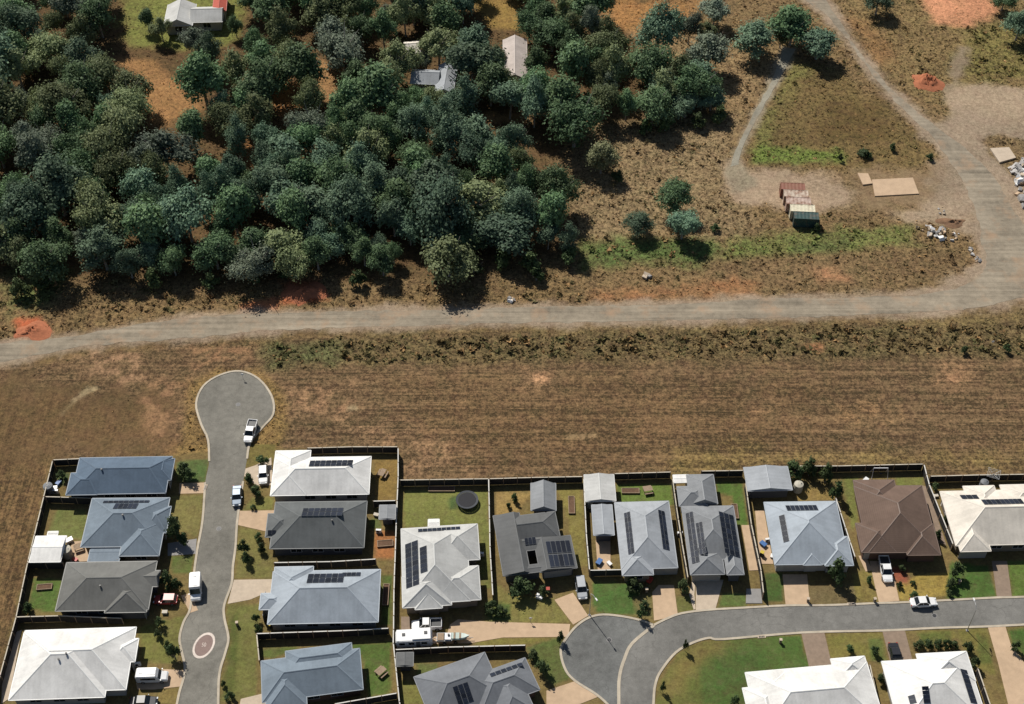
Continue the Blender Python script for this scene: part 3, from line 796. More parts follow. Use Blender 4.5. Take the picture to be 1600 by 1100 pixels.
# ------------------------------------------------------------ houses
RC = {
    'dark_slate': (.165, .175, .19),
    'white': (.72, .71, .68), 'cream': (.66, .61, .53), 'pale_grey': (.40, .41, .41), 'light_grey': (.50, .50, .48), 'slate_blue': (.105, .145, .195), 'blue_grey': (.175, .215, .255),
    'pale_blue': (.33, .37, .41), 'warm_grey': (.155, .155, .145), 'dark_grey': (.12, .128, .128), 'charcoal': (.115, .118, .118), 'brown': (.145, .100, .078),
    'mid_grey': (.23, .24, .25), 'silver': (.33, .35, .37), 'red': (.42, .10, .07), 'pinkish': (.48, .42, .38),
}
RM = {k: roof_mat('roof_' + k, v, tile=(k == 'brown')) for k, v in RC.items()}
TRIM = {k: mat('trim_' + k, tuple(min(.8, c * 1.12 + .008) for c in v), .5, .08, 2) for k, v in RC.items()}
PITCHR = math.tan(R(27))


def rect_from(corners, z, u=None):
    P = [Vector(G(x, y, z)) for x, y in corners]
    c = (P[0] + P[1] + P[2] + P[3]) / 4
    if u is None:
        u = ((P[1] - P[0]).normalized() + (P[2] - P[3]).normalized()); u.z = 0; u.normalize()
    v = Vector((-u.y, u.x, 0))
    L = ((P[1] - P[0]).dot(u) + (P[2] - P[3]).dot(u)) / 2
    W = ((P[0] - P[3]).dot(v) + (P[1] - P[2]).dot(v)) / 2
    c.z = z
    return c, u, v, abs(L), abs(W)


def roof_block(mb, cap, c, u, v, L, W, z, ax='auto', hip=(1, 1), pitch=PITCHR, ridge=.5, jit=0.0):
    """one hipped or gabled roof solid; u runs to the right of the photograph, v away from it"""
    if ax == 'auto': ax = 'x' if L >= W else 'y'
    if ax == 'y': u, v, L, W = v, -u, W, L
    hw = W / 2
    z = z + jit
    hgt = hw * 2 * min(ridge, 1 - ridge) * pitch if ridge != .5 else hw * pitch
    lim = L / 2
    i0 = min(hip[0] * hw, lim * .98); i1 = min(hip[1] * hw, lim * .98)
    off = (ridge - .5) * W
    c0 = c - u * (L / 2); c1_ = c + u * (L / 2)
    r0 = c0 + u * i0 + v * off; r1 = c1_ - u * i1 + v * off
    P = [c0 + v * hw, c1_ + v * hw, c1_ - v * hw, c0 - v * hw]
    up = Vector((0, 0, 1))
    top = [p + up * (z - p.z) for p in P]
    low = [p - up * .2 for p in top]
    r0 = Vector((r0.x, r0.y, z + hgt)); r1 = Vector((r1.x, r1.y, z + hgt))
    T0, T1, T2, T3 = top

    def face(vs, a, b):
        d = (b - a).normalized()
        uv = []
        n = (vs[1] - vs[0]).cross(vs[2] - vs[0]).normalized()
        s = n.cross(d)
        for q in vs: uv.append(((q - a).dot(d), (q - a).dot(s)))
        mb.add(vs, [tuple(range(len(vs)))], 0, [uv])

    face([T0, r0, r1, T1][::-1], T1, T0)
    face([T2, r1, r0, T3][::-1], T3, T2)
    face([T1, r1, T2][::-1], T2, T1)
    face([T3, r0, T0][::-1], T0, T3)
    for a, b, la, lb in ((T0, T1, low[0], low[1]), (T1, T2, low[1], low[2]), (T2, T3, low[2], low[3]), (T3, T0, low[3], low[0])):
        mb.add([la, lb, b, a], [(0, 1, 2, 3)], 1, [[(0, 0)] * 4])
    mb.add(low, [(3, 2, 1, 0)], 1, [[(0, 0)] * 4])
    # ridge and hip cappings
    segs = [(r0, r1)]
    if hip[0] > .05: segs += [(r0, T0), (r0, T3)]
    if hip[1] > .05: segs += [(r1, T1), (r1, T2)]
    for a, b in segs:
        d = (b - a)
        if d.length < .3: continue
        d = d.normalized(); s = d.cross(up).normalized() * .13
        e = up * .05
        cap.add([a + s - e * .6, a + e, a - s - e * .6, b + s - e * .6, b + e, b - s - e * .6], [(0, 1, 4, 3), (1, 2, 5, 4)])
    # gutter round the eave
    for a, b in ((T0, T1), (T1, T2), (T2, T3), (T3, T0)):
        d = (b - a).normalized(); o = Vector((d.y, -d.x, 0))
        if o.dot((a + b) / 2 - c) < 0: o = -o
        m = (a + b) / 2 + o * .07
        cap.box(m.x, m.y, z - .075, (b - a).length + .13, .12, .13, math.atan2(d.y, d.x))
    return (c, u, v, L, W)


def inside(rects, p, pad=-.2):
    for c, u, v, L, W in rects:
        q = p - c
        if abs(q.dot(u)) < L / 2 + pad and abs(q.dot(v)) < W / 2 + pad: return True
    return False


def add_panels(parent, bvh, quad, nu, nv, org):
    hits = []
    for x, y in quad:
        d = (G(x, y) - CAM).normalized()
        h = bvh.ray_cast(CAM, d)
        if h[0] is None: return
        hits.append(h[0])
    mid = G(sum(p[0] for p in quad) / 4, sum(p[1] for p in quad) / 4)
    h = bvh.ray_cast(CAM, (mid - CAM).normalized())
    if h[0] is None: return
    n = h[1]
    if n.z < 0: n = -n
    pts = []
    for x, y in quad:                       # the same pixels on the plane of that roof slope
        d = (G(x, y) - CAM)
        t = (h[0] - CAM).dot(n) / d.dot(n)
        pts.append(CAM + d * t)
    A, B, C, D = pts
    up = (Vector((0, 0, 1)) - n * n.z)
    up = up.normalized() if up.length > .01 else Vector((0, 1, 0))
    side = up.cross(n).normalized()
    e = ((B - A) + (C - D))
    if abs(e.dot(side)) >= abs(e.dot(up)): eu = side * math.copysign(1, e.dot(side))
    else: eu = up * math.copysign(1, e.dot(up))
    ev = n.cross(eu)
    if ev.dot(D - A) < 0: ev = -ev
    ctr = (A + B + C + D) / 4
    w = (abs((B - A).dot(eu)) + abs((C - D).dot(eu))) / 2 / nu
    hh = (abs((D - A).dot(ev)) + abs((C - B).dot(ev))) / 2 / nv
    shu = ((A + B) / 2 - (D + C) / 2).dot(eu) * 0
    for i in range(nu):
        for j in range(nv):
            p = ctr + eu * ((i + .5 - nu / 2) * w) + ev * ((j + .5 - nv / 2) * hh) + n * .09
            o = bpy.data.objects.new('solar_panel', PANEL); COL.objects.link(o); o.parent = parent
            mtx = Matrix.Identity(4)
            yy = n.cross(eu)
            for k in range(3):
                mtx[k][0] = eu[k] * w * .93; mtx[k][1] = yy[k] * hh * .9; mtx[k][2] = n[k]; mtx[k][3] = p[k] - org[k]
            o.matrix_local = mtx


def panel_mesh():
    mb = MB()
    mb.box(0, 0, 0, 1, 1, .05, 0, 1)
    z = .029
    mb.add([(-.475, -.482, z), (.475, -.482, z), (.475, .482, z), (-.475, .482, z)], [(0, 1, 2, 3)], 0, [[(0, 0), (1, 0), (1, 1), (0, 1)]])
    me_ = mb.mesh('solar_panel'); me_.materials.append(M['cells']); me_.materials.append(M['panel_frame'])
    return me_


PANEL = panel_mesh()


def window_mesh():
    f = MB()
    for x, z, w, h in ((-.9, 0, .1, 1.3), (.9, 0, .1, 1.3), (0, .65, 1.9, .1), (0, -.65, 1.9, .1), (0, 0, .06, 1.2)):
        f.box(x, -.03, z, w, .08, h)
    p = MB().box(0, .01, 0, 1.8, .03, 1.25)
    a = f.mesh('window'); a.materials.append(M['window_frame'])
    b = p.mesh('pane'); b.materials.append(M['glass'])
    return a, b


WIN, PANE = window_mesh()


def door_mesh():
    g = MB()
    for k in range(5): g.box(0, 0, .22 + k * .44, 4.6, .06 + .01 * (k % 2), .41)
    a = g.mesh('garage_door'); a.materials.append(mat('garage_door', (.32, .31, .29), .6, .1, 1)); return a


GAR = door_mesh()


def house(name, label, cat, blocks, rcol, wall, eave=2.75, panels=(), garage=None, pipes=(), group=None, windows=True, pitch=PITCHR, name_roof='roof'):
    """blocks: (corners far-left, far-right, near-right, near-left as seen, options)"""
    rects, u = [], None
    for b in blocks:
        o = b[1] if len(b) > 1 else {}
        z = eave + o.get('dz', 0)
        rr = rect_from(b[0], z, u if not o.get('free') else None)
        if u is None: u = rr[1]
        rects.append(rr)
    c0 = rects[0][0]
    root = thing(name, label, cat, (c0.x, c0.y, 0), 0, group)
    rm, cp, wm = MB(), MB(), MB()
    for k, (b, rr) in enumerate(zip(blocks, rects)):
        o = b[1] if len(b) > 1 else {}
        c, uu, vv, L, W = rr
        roof_block(rm, cp, c, uu, vv, L, W, eave + o.get('dz', 0), o.get('ax', 'auto'), o.get('hip', (1, 1)), o.get('pitch', pitch), o.get('ridge', .5), jit=.006 * k)
        if o.get('open'):                       # a roof on posts
            for sx in (-1, 1):
                for sy in (-1, 1):
                    q = c + uu * sx * (L / 2 - .3) + vv * sy * (W / 2 - .3)
                    wm.box(q.x, q.y, (eave - .25) / 2, .14, .14, eave - .25)
        else:
            ins = .5 + .013 * k
            wm.box(c.x, c.y, (eave + o.get('dz', 0) - .22) / 2 - .05, L - 2 * ins, W - 2 * ins, eave + o.get('dz', 0) - .12, math.atan2(uu.y, uu.x))
    obj('wall', wm, wall, root)
    ro = obj(name_roof, rm, [RM[rcol], TRIM[rcol]], root)
    obj('ridge_cap', cp, TRIM[rcol], ro)
    bvh = BVHTree.FromPolygons([Vector(v) for v in rm.v], rm.f)
    for q, nu, nv in panels: add_panels(root, bvh, q, nu, nv, root.location)
    # windows on the walls one could see from near the photograph's viewpoint
    if windows:
        for k, (c, uu, vv, L, W) in enumerate(rects):
            o = blocks[k][1] if len(blocks[k]) > 1 else {}
            if o.get('open'): continue
            oth = rects[:k] + rects[k + 1:]
            ins = .5 + .013 * k
            for d, half, ln, t in ((-vv, W / 2, L, uu), (uu, L / 2, W, vv), (-uu, L / 2, W, -vv)):
                n = int((ln - 1.2) / 3.6)
                for i in range(n):
                    p = c + d * (half - ins) + t * ((i + .5 - n / 2) * 3.6)
                    if inside(oth, p + d * .2, .3): continue
                    isg = garage is not None and garage[0] == k and (d - {'near': -vv, 'right': uu, 'left': -uu, 'far': vv}[garage[1]]).length < .1
                    if isg:
                        continue
                    w_ = bpy.data.objects.new('window', WIN); COL.objects.link(w_); w_.parent = root
                    w_.location = (p.x - c0.x, p.y - c0.y, 1.55); w_.rotation_euler = (0, 0, math.atan2(d.y, d.x) + math.pi / 2)
                    g_ = bpy.data.objects.new('pane', PANE); COL.objects.link(g_); g_.parent = w_
        if garage is not None:
            c, uu, vv, L, W = rects[garage[0]]
            d = {'near': -vv, 'right': uu, 'left': -uu, 'far': vv}[garage[1]]
            half = W / 2 if garage[1] in ('near', 'far') else L / 2
            t = uu if garage[1] in ('near', 'far') else vv
            p = c + d * (half - .5 - .013 * garage[0] + .02) + t * (garage[2] if len(garage) > 2 else 0)
            g_ = bpy.data.objects.new('garage_door', GAR); COL.objects.link(g_); g_.parent = root
            g_.location = (p.x - c0.x, p.y - c0.y, .03); g_.rotation_euler = (0, 0, math.atan2(d.y, d.x) + math.pi / 2)
    for x, y in pipes:
        h = bvh.ray_cast(CAM, (G(x, y) - CAM).normalized())
        if h[0]:
            mb = MB().tube([h[0] - Vector((0, 0, .2)), h[0] + Vector((0, 0, .2))], .1, 8)
            mb.tube([h[0] + Vector((0, 0, .2)), h[0] + Vector((0, 0, .34))], .17, 8)
            obj('vent_pipe', mb, M['dark_metal'], root)
    return root


HG = 'houses of the estate'
house('house', 'long blue slate roofed house at the top left corner of the estate', 'house',
      [(cA((600, 125), (1308, 112), (1245, 388), (545, 398)), {'hip': (1, .75)}), (cA((556, 238), (760, 235), (745, 400), (484, 402)), {'hip': (1, .6)}), (cA((1175, 140), (1314, 120), (1300, 290), (1160, 292)), {'hip': (1, .8)})],
      'slate_blue', M['grey_wall'], garage=(2, 'right'), pipes=cA((770, 215)), group=HG)
house('house', 'blue grey roofed house just below the long slate one, beside the white shed', 'house',
      [(cA((690, 432), (1266, 425), (1230, 792), (622, 795)),), (cA((955, 600), (1245, 598), (1208, 862), (912, 864)), {'ax': 'y'}), (cA((1120, 492), (1288, 492), (1262, 688), (1090, 690)), {'ax': 'x'}),
       (cA((690, 770), (920, 770), (905, 905), (672, 908)), {'hip': (0, 0), 'pitch': .06, 'dz': -.3, 'open': True})],
      'blue_grey', M['cream_wall'], panels=[(cA((876, 470), (1052, 468), (1030, 510), (850, 514)), 5, 1), (cA((785, 455), (1140, 443), (1128, 458), (770, 474)), 9, 1)], garage=(2, 'right'), pipes=cA((930, 560)), group=HG)
house('house', 'warm grey roofed house with dark near slope beside the red car', 'house',
      [(cB((492, 35), (1192, 15), (1115, 386), (435, 390)),), (cB((830, 200), (1140, 195), (1110, 402), (800, 406)), {'ax': 'y'}), (cB((1000, 95), (1205, 90), (1196, 208), (990, 212)), {'ax': 'x', 'hip': (1, .2)})],
      'warm_grey', M['grey_wall'], garage=(1, 'right'), pipes=cB((760, 210)), group=HG)
house('house', 'big bright white roofed house at the bottom left corner', 'house',
      [(cB((182, 550), (1030, 515), (950, 992), (95, 1012)),), (cB((178, 560), (872, 535), (800, 1048), (75, 1066)),), (cB((860, 612), (1042, 605), (1024, 778), (840, 782)), {'ax': 'x'})],
      'white', M['white_wall'], garage=(2, 'right'), pipes=cB((445, 765), (503, 722)), group=HG)
house('house', 'white roofed house nearest the turning circle, two panel rows on it', 'house',
      [(cC((642, 120), (1355, 118), (1336, 390), (582, 413)),), (cC((648, 70), (912, 68), (850, 400), (584, 411)), {'ax': 'y'})],
      'white', M['white_wall'], panels=[(cC((905, 150), (1235, 138), (1200, 186), (870, 192)), 8, 2)], garage=(1, 'left'), group=HG)
house('house', 'dark grey roofed house with two panel rows, across from the dull blue car', 'house',
      [(cC((640, 456), (1322, 455), (1300, 796), (585, 813)),), (cC((590, 545), (800, 545), (765, 718), (545, 722)), {'ax': 'x'})],
      'dark_grey', M['grey_wall'], panels=[(cC((842, 512), (1160, 498), (1128, 560), (822, 572)), 7, 2), (cC((585, 690), (650, 648), (625, 690), (560, 720)), 2, 1)], garage=(1, 'left'), pipes=cC((1060, 600)), group=HG)
house('house', 'pale grey and white roofed house opposite the ring painted on the street', 'house',
      [(cD((645, 95), (1422, 85), (1410, 472), (545, 497)),), (cD((640, 70), (935, 52), (880, 300), (590, 320)), {'ax': 'y'}), (cD((520, 262), (700, 262), (690, 380), (515, 384)), {'ax': 'x'})],
      'pale_blue', M['white_wall'], panels=[(cD((900, 118), (1150, 112), (1150, 182), (845, 188)), 6, 2), (cD((1142, 108), (1285, 104), (1270, 134), (1130, 138)), 4, 1)], garage=(2, 'left'), group=HG)
house('house', 'slanted blue roofed house at the bottom between the street and the green lawn', 'house',
      [(cD((500, 772), (1240, 690), (1320, 975), (560, 1090)),), (cD((690, 735), (1180, 610), (1240, 790), (740, 905)), {}), (cD((560, 850), (830, 820), (890, 1100), (560, 1150)), {'ax': 'y'})],
      'blue_grey', M['brick_wall'], garage=(2, 'near'), group=HG)
house('house', 'pale grey roofed house with a block of panels on its left slope, behind the caravan', 'house',
      [(cE((148, 458), (640, 445), (632, 1000), (128, 1050)), {'ax': 'y'}), (cE((400, 440), (713, 438), (716, 706), (400, 706)), {'ax': 'x'}), (cE((380, 758), (722, 755), (722, 1006), (380, 1016)), {'ax': 'x'}),
       (cE((150, 820), (505, 815), (502, 1042), (130, 1062)), {'ax': 'y'}), (cE((238, 880), (440, 880), (430, 1068), (232, 1072)), {'ax': 'y', 'hip': (1, .3)})],
      'light_grey', M['cream_wall'], panels=[(cE((168, 562), (262, 570), (268, 885), (160, 930)), 2, 9), (cE((272, 600), (332, 600), (328, 795), (274, 800)), 1, 6), (cE((258, 466), (578, 456), (578, 478), (256, 490)), 9, 1)], garage=(2, 'right'), group=HG)
house('house', 'slate grey roofed house with a broad panel array over its right wing', 'house',
      [(cE((858, 366), (1062, 340), (1064, 802), (874, 824)), {'ax': 'y', 'hip': (0, 0), 'ridge': .22, 'pitch': .55}),
       (cE((1000, 338), (1310, 366), (1326, 560), (1000, 560)), {'ax': 'x', 'hip': (0, .9)}), (cE((1150, 522), (1428, 540), (1450, 776), (1160, 782)), {'ax': 'y', 'hip': (0, 0), 'ridge': .8, 'pitch': .45}), (cE((1040, 500), (1200, 500), (1205, 625), (1044, 625)), {'ax': 'x', 'hip': (0, 0), 'pitch': .25}), (cE((1040, 742), (1200, 738), (1204, 792), (1044, 800)), {'ax': 'x', 'hip': (0, 0), 'pitch': .2})],
      'charcoal', M['grey_wall'], panels=[(cE((1236, 550), (1415, 556), (1434, 756), (1240, 762)), 5, 2), (cE((1066, 530), (1150, 530), (1150, 590), (1062, 590)), 3, 1)], garage=(2, 'near'), group=HG)
house('house', 'light grey roofed house with a panel strip on each side, beside the two sheds', 'house',
      [(cG((302, 318), (695, 305), (772, 808), (338, 818)), {'ax': 'y'}), (cG((340, 690), (570, 688), (578, 862), (348, 866)), {'ax': 'y'})],
      'silver', M['cream_wall'], panels=[(cG((362, 392), (412, 388), (444, 702), (398, 708)), 2, 8), (cG((620, 378), (668, 376), (704, 668), (656, 676)), 2, 8)], garage=(0, 'near', 2.5), group=HG)
house('house', 'dark grey roofed house crowded with panels on both slopes', 'house',
      [(cG((805, 350), (1192, 340), (1250, 740), (850, 745)), {'ax': 'y'}), (cG((845, 690), (1112, 690), (1112, 855), (872, 862)), {'ax': 'y'}), (cG((1120, 660), (1240, 655), (1268, 862), (1140, 858)), {'ax': 'y'})],
      'mid_grey', M['grey_wall'], panels=[(cG((830, 392), (890, 388), (936, 770), (876, 778)), 2, 9), (cG((903, 468), (955, 466), (992, 704), (940, 710)), 2, 6), (cG((1080, 405), (1186, 392), (1236, 712), (1128, 722)), 3, 8)], garage=(1, 'near'), group=HG)
house('house', 'pale blue grey pyramid roofed house with the driveway facing the court', 'house',
      [(cH((290, 345), (788, 335), (920, 782), (375, 786)), {}), (cH((700, 590), (890, 590), (928, 792), (722, 797)), {'ax': 'y'}), (cH((560, 660), (690, 660), (696, 790), (566, 790)), {'ax': 'y', 'hip': (1, 0)})],
      'pale_blue', M['white_wall'], panels=[(cH((445, 372), (662, 360), (684, 400), (460, 410)), 7, 1), (cH((394, 440), (440, 432), (478, 620), (434, 632)), 1, 5)], garage=(0, 'near', -2.0), group=HG)
house('house', 'brown tiled house with three hips, behind the white pickup', 'house',
      [(cI((350, 195), (822, 186), (956, 692), (385, 690)), {'ax': 'y'}), (cI((325, 155), (635, 138), (650, 400), (350, 410)), {'ax': 'y'}), (cI((325, 475), (580, 470), (640, 688), (372, 692)), {'ax': 'y'}), (cI((690, 480), (900, 478), (970, 702), (690, 722)), {'ax': 'y'})],
      'brown', M['brick_wall'], garage=(2, 'near'), group=HG)
house('house', 'cream roofed house cut by the right edge of the photo', 'house',
      [(cI((968, 232), (1800, 215), (1860, 622), (1082, 642)), {}), (cI((1090, 470), (1310, 470), (1320, 690), (1084, 678)), {'ax': 'y', 'hip': (1, .6)}), (cI((1160, 192), (1400, 188), (1410, 400), (1180, 400)), {'ax': 'y'}), (cI((1448, 182), (1860, 176), (1860, 380), (1450, 380)), {'ax': 'x'})],
      'cream', M['cream_wall'], panels=[(cI((1110, 262), (1240, 258), (1262, 290), (1130, 294)), 3, 1), (cI((1285, 296), (1590, 288), (1590, 330), (1285, 335)), 9, 1)], garage=(1, 'near'), group=HG)
house('house', 'white roofed house at the bottom beside the large oval lawn', 'house',
      [(cK((240, 878), (1085, 762), (1230, 1290), (210, 1330)), {}), (cK((236, 868), (495, 832), (540, 1080), (262, 1100)), {'ax': 'y', 'hip': (.3, 1)}), (cK((822, 752), (1075, 745), (1110, 900), (850, 920)), {'ax': 'y'}), (cK((192, 972), (430, 960), (480, 1300), (180, 1320)), {'ax': 'y', 'hip': (.3, 1)})],
      'white', M['white_wall'], garage=(2, 'far'), group=HG)
house('house', 'white roofed house at the bottom right with tall dark panel columns', 'house',
      [(cL((425, 785), (1036, 735), (1170, 1270), (470, 1290)), {}), (cL((650, 716), (1034, 708), (1070, 930), (690, 940)), {'ax': 'y'}), (cL((430, 785), (660, 775), (720, 1120), (480, 1130)), {'ax': 'y', 'hip': (.3, 1)})],
      'white', M['white_wall'], panels=[(cL((975, 842), (1025, 840), (1090, 1092), (1040, 1096)), 1, 7), (cL((668, 972), (722, 958), (755, 1090), (702, 1096)), 1, 4), (cL((572, 1040), (630, 1028), (645, 1094), (588, 1100)), 1, 2)], garage=(1, 'far'), group=HG)
house('house', 'dark slate roofed house at the bottom centre with slanting panel rows', 'house',
      [(cF((255, 888), (770, 705), (895, 1040), (335, 1240)), {}), (cF((660, 900), (1078, 742), (1165, 1000), (720, 1150)), {}), (cF((850, 900), (1010, 860), (1160, 1180), (800, 1220)), {'ax': 'y'})],
      'dark_slate', M['brick_wall'], panels=[(cF((392, 835), (662, 755), (676, 778), (392, 860)), 7, 1), (cF((800, 880), (1040, 780), (1052, 805), (815, 905)), 6, 1), (cF((520, 985), (620, 920), (690, 1080), (560, 1100)), 3, 4)], group=HG)

# farmhouses in the wood
house('farmhouse', 'white and grey gabled farmhouse on the grassy clearing at the top', 'house', [(cP((262, 8), (304, 6), (303, 40), (256, 40)), {'ax': 'y', 'hip': (0, 0)}), (cP((300, 12), (352, 10), (346, 33), (298, 36)), {'ax': 'x', 'hip': (0, 0)})], 'light_grey', M['white_wall'], group='buildings in the wood')
house('barn', 'red roofed barn at the top edge of the photo, beside the white farmhouse', 'barn', [(cP((336, -18), (356, -18), (353, 16), (332, 18)), {'ax': 'y', 'hip': (0, 0)})], 'red', M['white_wall'], eave=3.2, group='buildings in the wood')
house('cottage', 'white and bluish roofed cottage with a bent plan hidden among the trees', 'house', [(cP((646, 110), (690, 108), (684, 134), (640, 128)), {'ax': 'x', 'hip': (0, 0)}), (cP((684, 102), (718, 101), (704, 148), (682, 142)), {'ax': 'y', 'hip': (0, 0)})], 'silver', M['white_wall'], eave=3.4, group='buildings in the wood')
house('shed', 'long pinkish roofed shed among trees right of the cottage', 'shed', [(cP((788, 62), (818, 62), (828, 124), (784, 124)), {'ax': 'y', 'hip': (0, 0)})], 'pinkish', M['white_wall'], eave=3.4, group='buildings in the wood')
house('hut', 'small cream hut above the cottage in the wood', 'hut', [(cP((632, 66), (656, 64), (655, 82), (634, 84)), {'ax': 'x', 'hip': (0, 0)})], 'cream', M['white_wall'], eave=3.0, windows=False, group='buildings in the wood')

# sheds in the yards
SG = 'garden sheds'
house('garden_shed', 'white garden shed against the left boundary fence', 'shed', [(cA((270, 716), (492, 716), (465, 906), (226, 912)), {'ax': 'x', 'hip': (0, 0)})], 'white', M['grey_wall'], eave=2.5, pitch=.2, windows=False, group=SG)
house('garden_shed', 'grey gabled shed behind the slate panelled house', 'shed', [(cE((1112, 125), (1290, 120), (1308, 330), (1116, 322)), {'ax': 'y', 'hip': (0, 0)})], 'mid_grey', M['grey_wall'], eave=2.5, windows=False, group=SG)
house('garden_shed', 'pale grey shed in the back corner, upper of two in line', 'shed', [(cG((62, 106), (284, 104), (300, 302), (76, 306)), {'ax': 'y', 'hip': (0, 0)})], 'light_grey', M['grey_wall'], eave=2.6, pitch=.2, windows=False, group=SG)
house('carport', 'narrow grey carport shed, lower of two in line', 'shed', [(cG((118, 335), (268, 333), (290, 560), (138, 562)), {'ax': 'y', 'hip': (0, 0)})], 'silver', M['grey_wall'], eave=2.6, pitch=.2, windows=False, group=SG)
house('outbuilding', 'dark hip roofed outbuilding behind the house crowded with panels', 'shed', [(cG((856, 106), (1046, 104), (1062, 322), (850, 328)), {'ax': 'y', 'hip': (0, 1)}), (cG((770, 192), (980, 196), (990, 335), (780, 345)), {'ax': 'x'})], 'mid_grey', M['grey_wall'], eave=2.6, windows=False, group=SG)
house('garden_shed', 'wide pale blue shed behind the pyramid roofed house', 'shed', [(cH((146, 92), (458, 88), (494, 250), (180, 262)), {'ax': 'y', 'hip': (0, 0)})], 'silver', M['grey_wall'], eave=2.8, pitch=.16, windows=False, group=SG)
house('garden_shed', 'small grey shed with a white stripe against the long timber fence', 'shed', [(cC((1420, 482), (1540, 480), (1536, 584), (1420, 586)), {'ax': 'y', 'hip': (0, 0)})], 'mid_grey', M['grey_wall'], eave=2.3, pitch=.12, windows=False, group=SG)
house('garden_shed', 'small charcoal shed in the fence corner below the caravan', 'shed', [(cF((96, 712), (220, 710), (218, 808), (94, 812)), {'ax': 'y', 'hip': (0, 0)})], 'charcoal', M['grey_wall'], eave=2.4, pitch=.12, windows=False, group=SG)
house('awning', 'small white awning on posts at the back of the pale grey panelled house', 'awning', [(cE((338, 396), (416, 394), (416, 446), (336, 448)), {'ax': 'x', 'hip': (0, 0), 'open': True})], 'white', M['white_wall'], eave=2.4, pitch=.08, windows=False)
house('gazebo', 'small white roof on posts next to the dark outbuilding', 'gazebo', [(cG((738, 108), (852, 106), (856, 160), (742, 164)), {'ax': 'x', 'hip': (0, 0), 'open': True})], 'white', M['white_wall'], eave=2.4, pitch=.08, windows=False)
house('awning', 'tiny white sheet roof in the back yard above the white shed', 'awning', [(cA((364, 682), (436, 680), (434, 706), (362, 708)), {'ax': 'x', 'hip': (0, 0), 'open': True})], 'white', M['white_wall'], eave=2.0, pitch=.08, windows=False)

# ------------------------------------------------------------ fences
FU = MB().box(.5, 0, .9, 1, .05, 1.7)
for k_ in range(12): FU.box((k_ + .5) / 12, .035 if k_ % 2 else -.035, .9, .075, .03, 1.62)
FENCE = FU.mesh('panel'); FENCE.materials.append(M['fence_panel'])
CAPM = {}
for nm in ('fence_top', 'fence_pale'):
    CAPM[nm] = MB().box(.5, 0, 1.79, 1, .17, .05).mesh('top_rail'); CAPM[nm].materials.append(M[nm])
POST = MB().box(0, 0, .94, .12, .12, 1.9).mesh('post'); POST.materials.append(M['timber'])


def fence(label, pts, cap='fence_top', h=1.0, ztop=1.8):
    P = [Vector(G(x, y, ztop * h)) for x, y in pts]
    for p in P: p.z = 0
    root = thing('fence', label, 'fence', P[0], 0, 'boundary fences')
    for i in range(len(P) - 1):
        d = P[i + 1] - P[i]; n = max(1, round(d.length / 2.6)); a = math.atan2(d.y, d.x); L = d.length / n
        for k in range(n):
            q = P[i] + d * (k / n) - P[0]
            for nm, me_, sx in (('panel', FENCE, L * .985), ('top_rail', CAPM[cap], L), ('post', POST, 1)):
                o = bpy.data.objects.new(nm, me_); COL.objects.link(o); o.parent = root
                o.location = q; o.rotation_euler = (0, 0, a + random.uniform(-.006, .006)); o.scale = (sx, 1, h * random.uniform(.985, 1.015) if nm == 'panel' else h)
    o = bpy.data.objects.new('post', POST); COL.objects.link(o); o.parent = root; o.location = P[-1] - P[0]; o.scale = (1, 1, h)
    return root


fence('long dark fence between the brown field and the left row of houses', cP((82, 720), (44, 875), (25, 964), (0, 1055), (-40, 1200)))
fence('short fence at the top left corner, left of the long slate roof', cP((83, 718.5), (127, 716.5)))
fence('fence between the long slate roofed house and the blue grey one', cP((71, 776), (142, 778)))
fence('fence below the white garden shed', cP((43, 879), (98, 879)))
fence('fence above the big bright white roofed house', cP((25, 964), (92, 962), (190, 966)))
fence('dark fence along the top of the yard beside the two panel row white house', cP((480, 700), (550, 698), (621, 698)))
fence('long fence running down the middle of the estate from the field to the bottom', cP((622, 700), (622, 745), (619, 820), (615.5, 920), (614.5, 1005), (624, 1096), (640, 1200)), 'fence_pale')
fence('short pale fence beside the small striped shed', cP((583, 783), (618, 782)), 'fence_pale')
fence('fence between the dark grey house and the pale blue one with panels', cP((428, 879), (517, 877.5), (587, 873.5)), 'fence_pale')
fence('fence below the pale roofed house facing the painted ring', cP((401, 990), (442, 988.5), (535, 985.5), (607, 981.5)), 'fence_pale')
fence('short fence running down beside the verge above the slanted blue roof', cP((401, 991), (405, 1032)))
fence('slanting fence at the bottom beside the slanted blue roof', cP((523, 1100), (620, 1083)), 'fence_pale')
fence('fence along the field behind the lawn with the trampoline', cP((625, 750), (763, 748)))
fence('fence between the trampoline lawn and the slate panelled house', cP((763.5, 748), (765.5, 854), (770, 930)), 'fence_pale')
fence('fence along the field behind the gabled shed', cP((765, 748), (830, 746), (910, 744.5)))
fence('fence down the left side of the two sheds in line', cP((912, 748), (916, 833), (921, 890)), 'fence_pale')
fence('low front fence below the two sheds in line', cP((922, 891), (972, 890)), 'fence_pale')
fence('fence along the field behind the light grey two strip house', cP((960, 740), (1048, 737.5)))
fence('fence between the light grey house and the one crowded with panels', cP((1051, 748), (1057, 792), (1066, 850), (1075, 902)))
fence('fence along the field left of the wide pale blue shed', cP((1096, 736), (1161, 735)))
fence('fence on the left of the pyramid roofed house', cP((1165, 755), (1174, 819), (1189, 891), (1193, 926)))
fence('fence along the field behind the brown tiled house', cP((1238, 728), (1309, 728), (1442, 725)))
fence('fence between the pyramid roofed house and the brown one', cP((1306, 778), (1321, 824), (1336, 870)), 'fence_pale')
fence('fence between the brown tiled house and the cream one', cP((1444, 726), (1452, 757), (1470, 802), (1489, 850)), 'fence_pale')
fence('fence along the field behind the cream roofed house', cP((1454, 744), (1530, 742), (1600, 741), (1700, 739)))
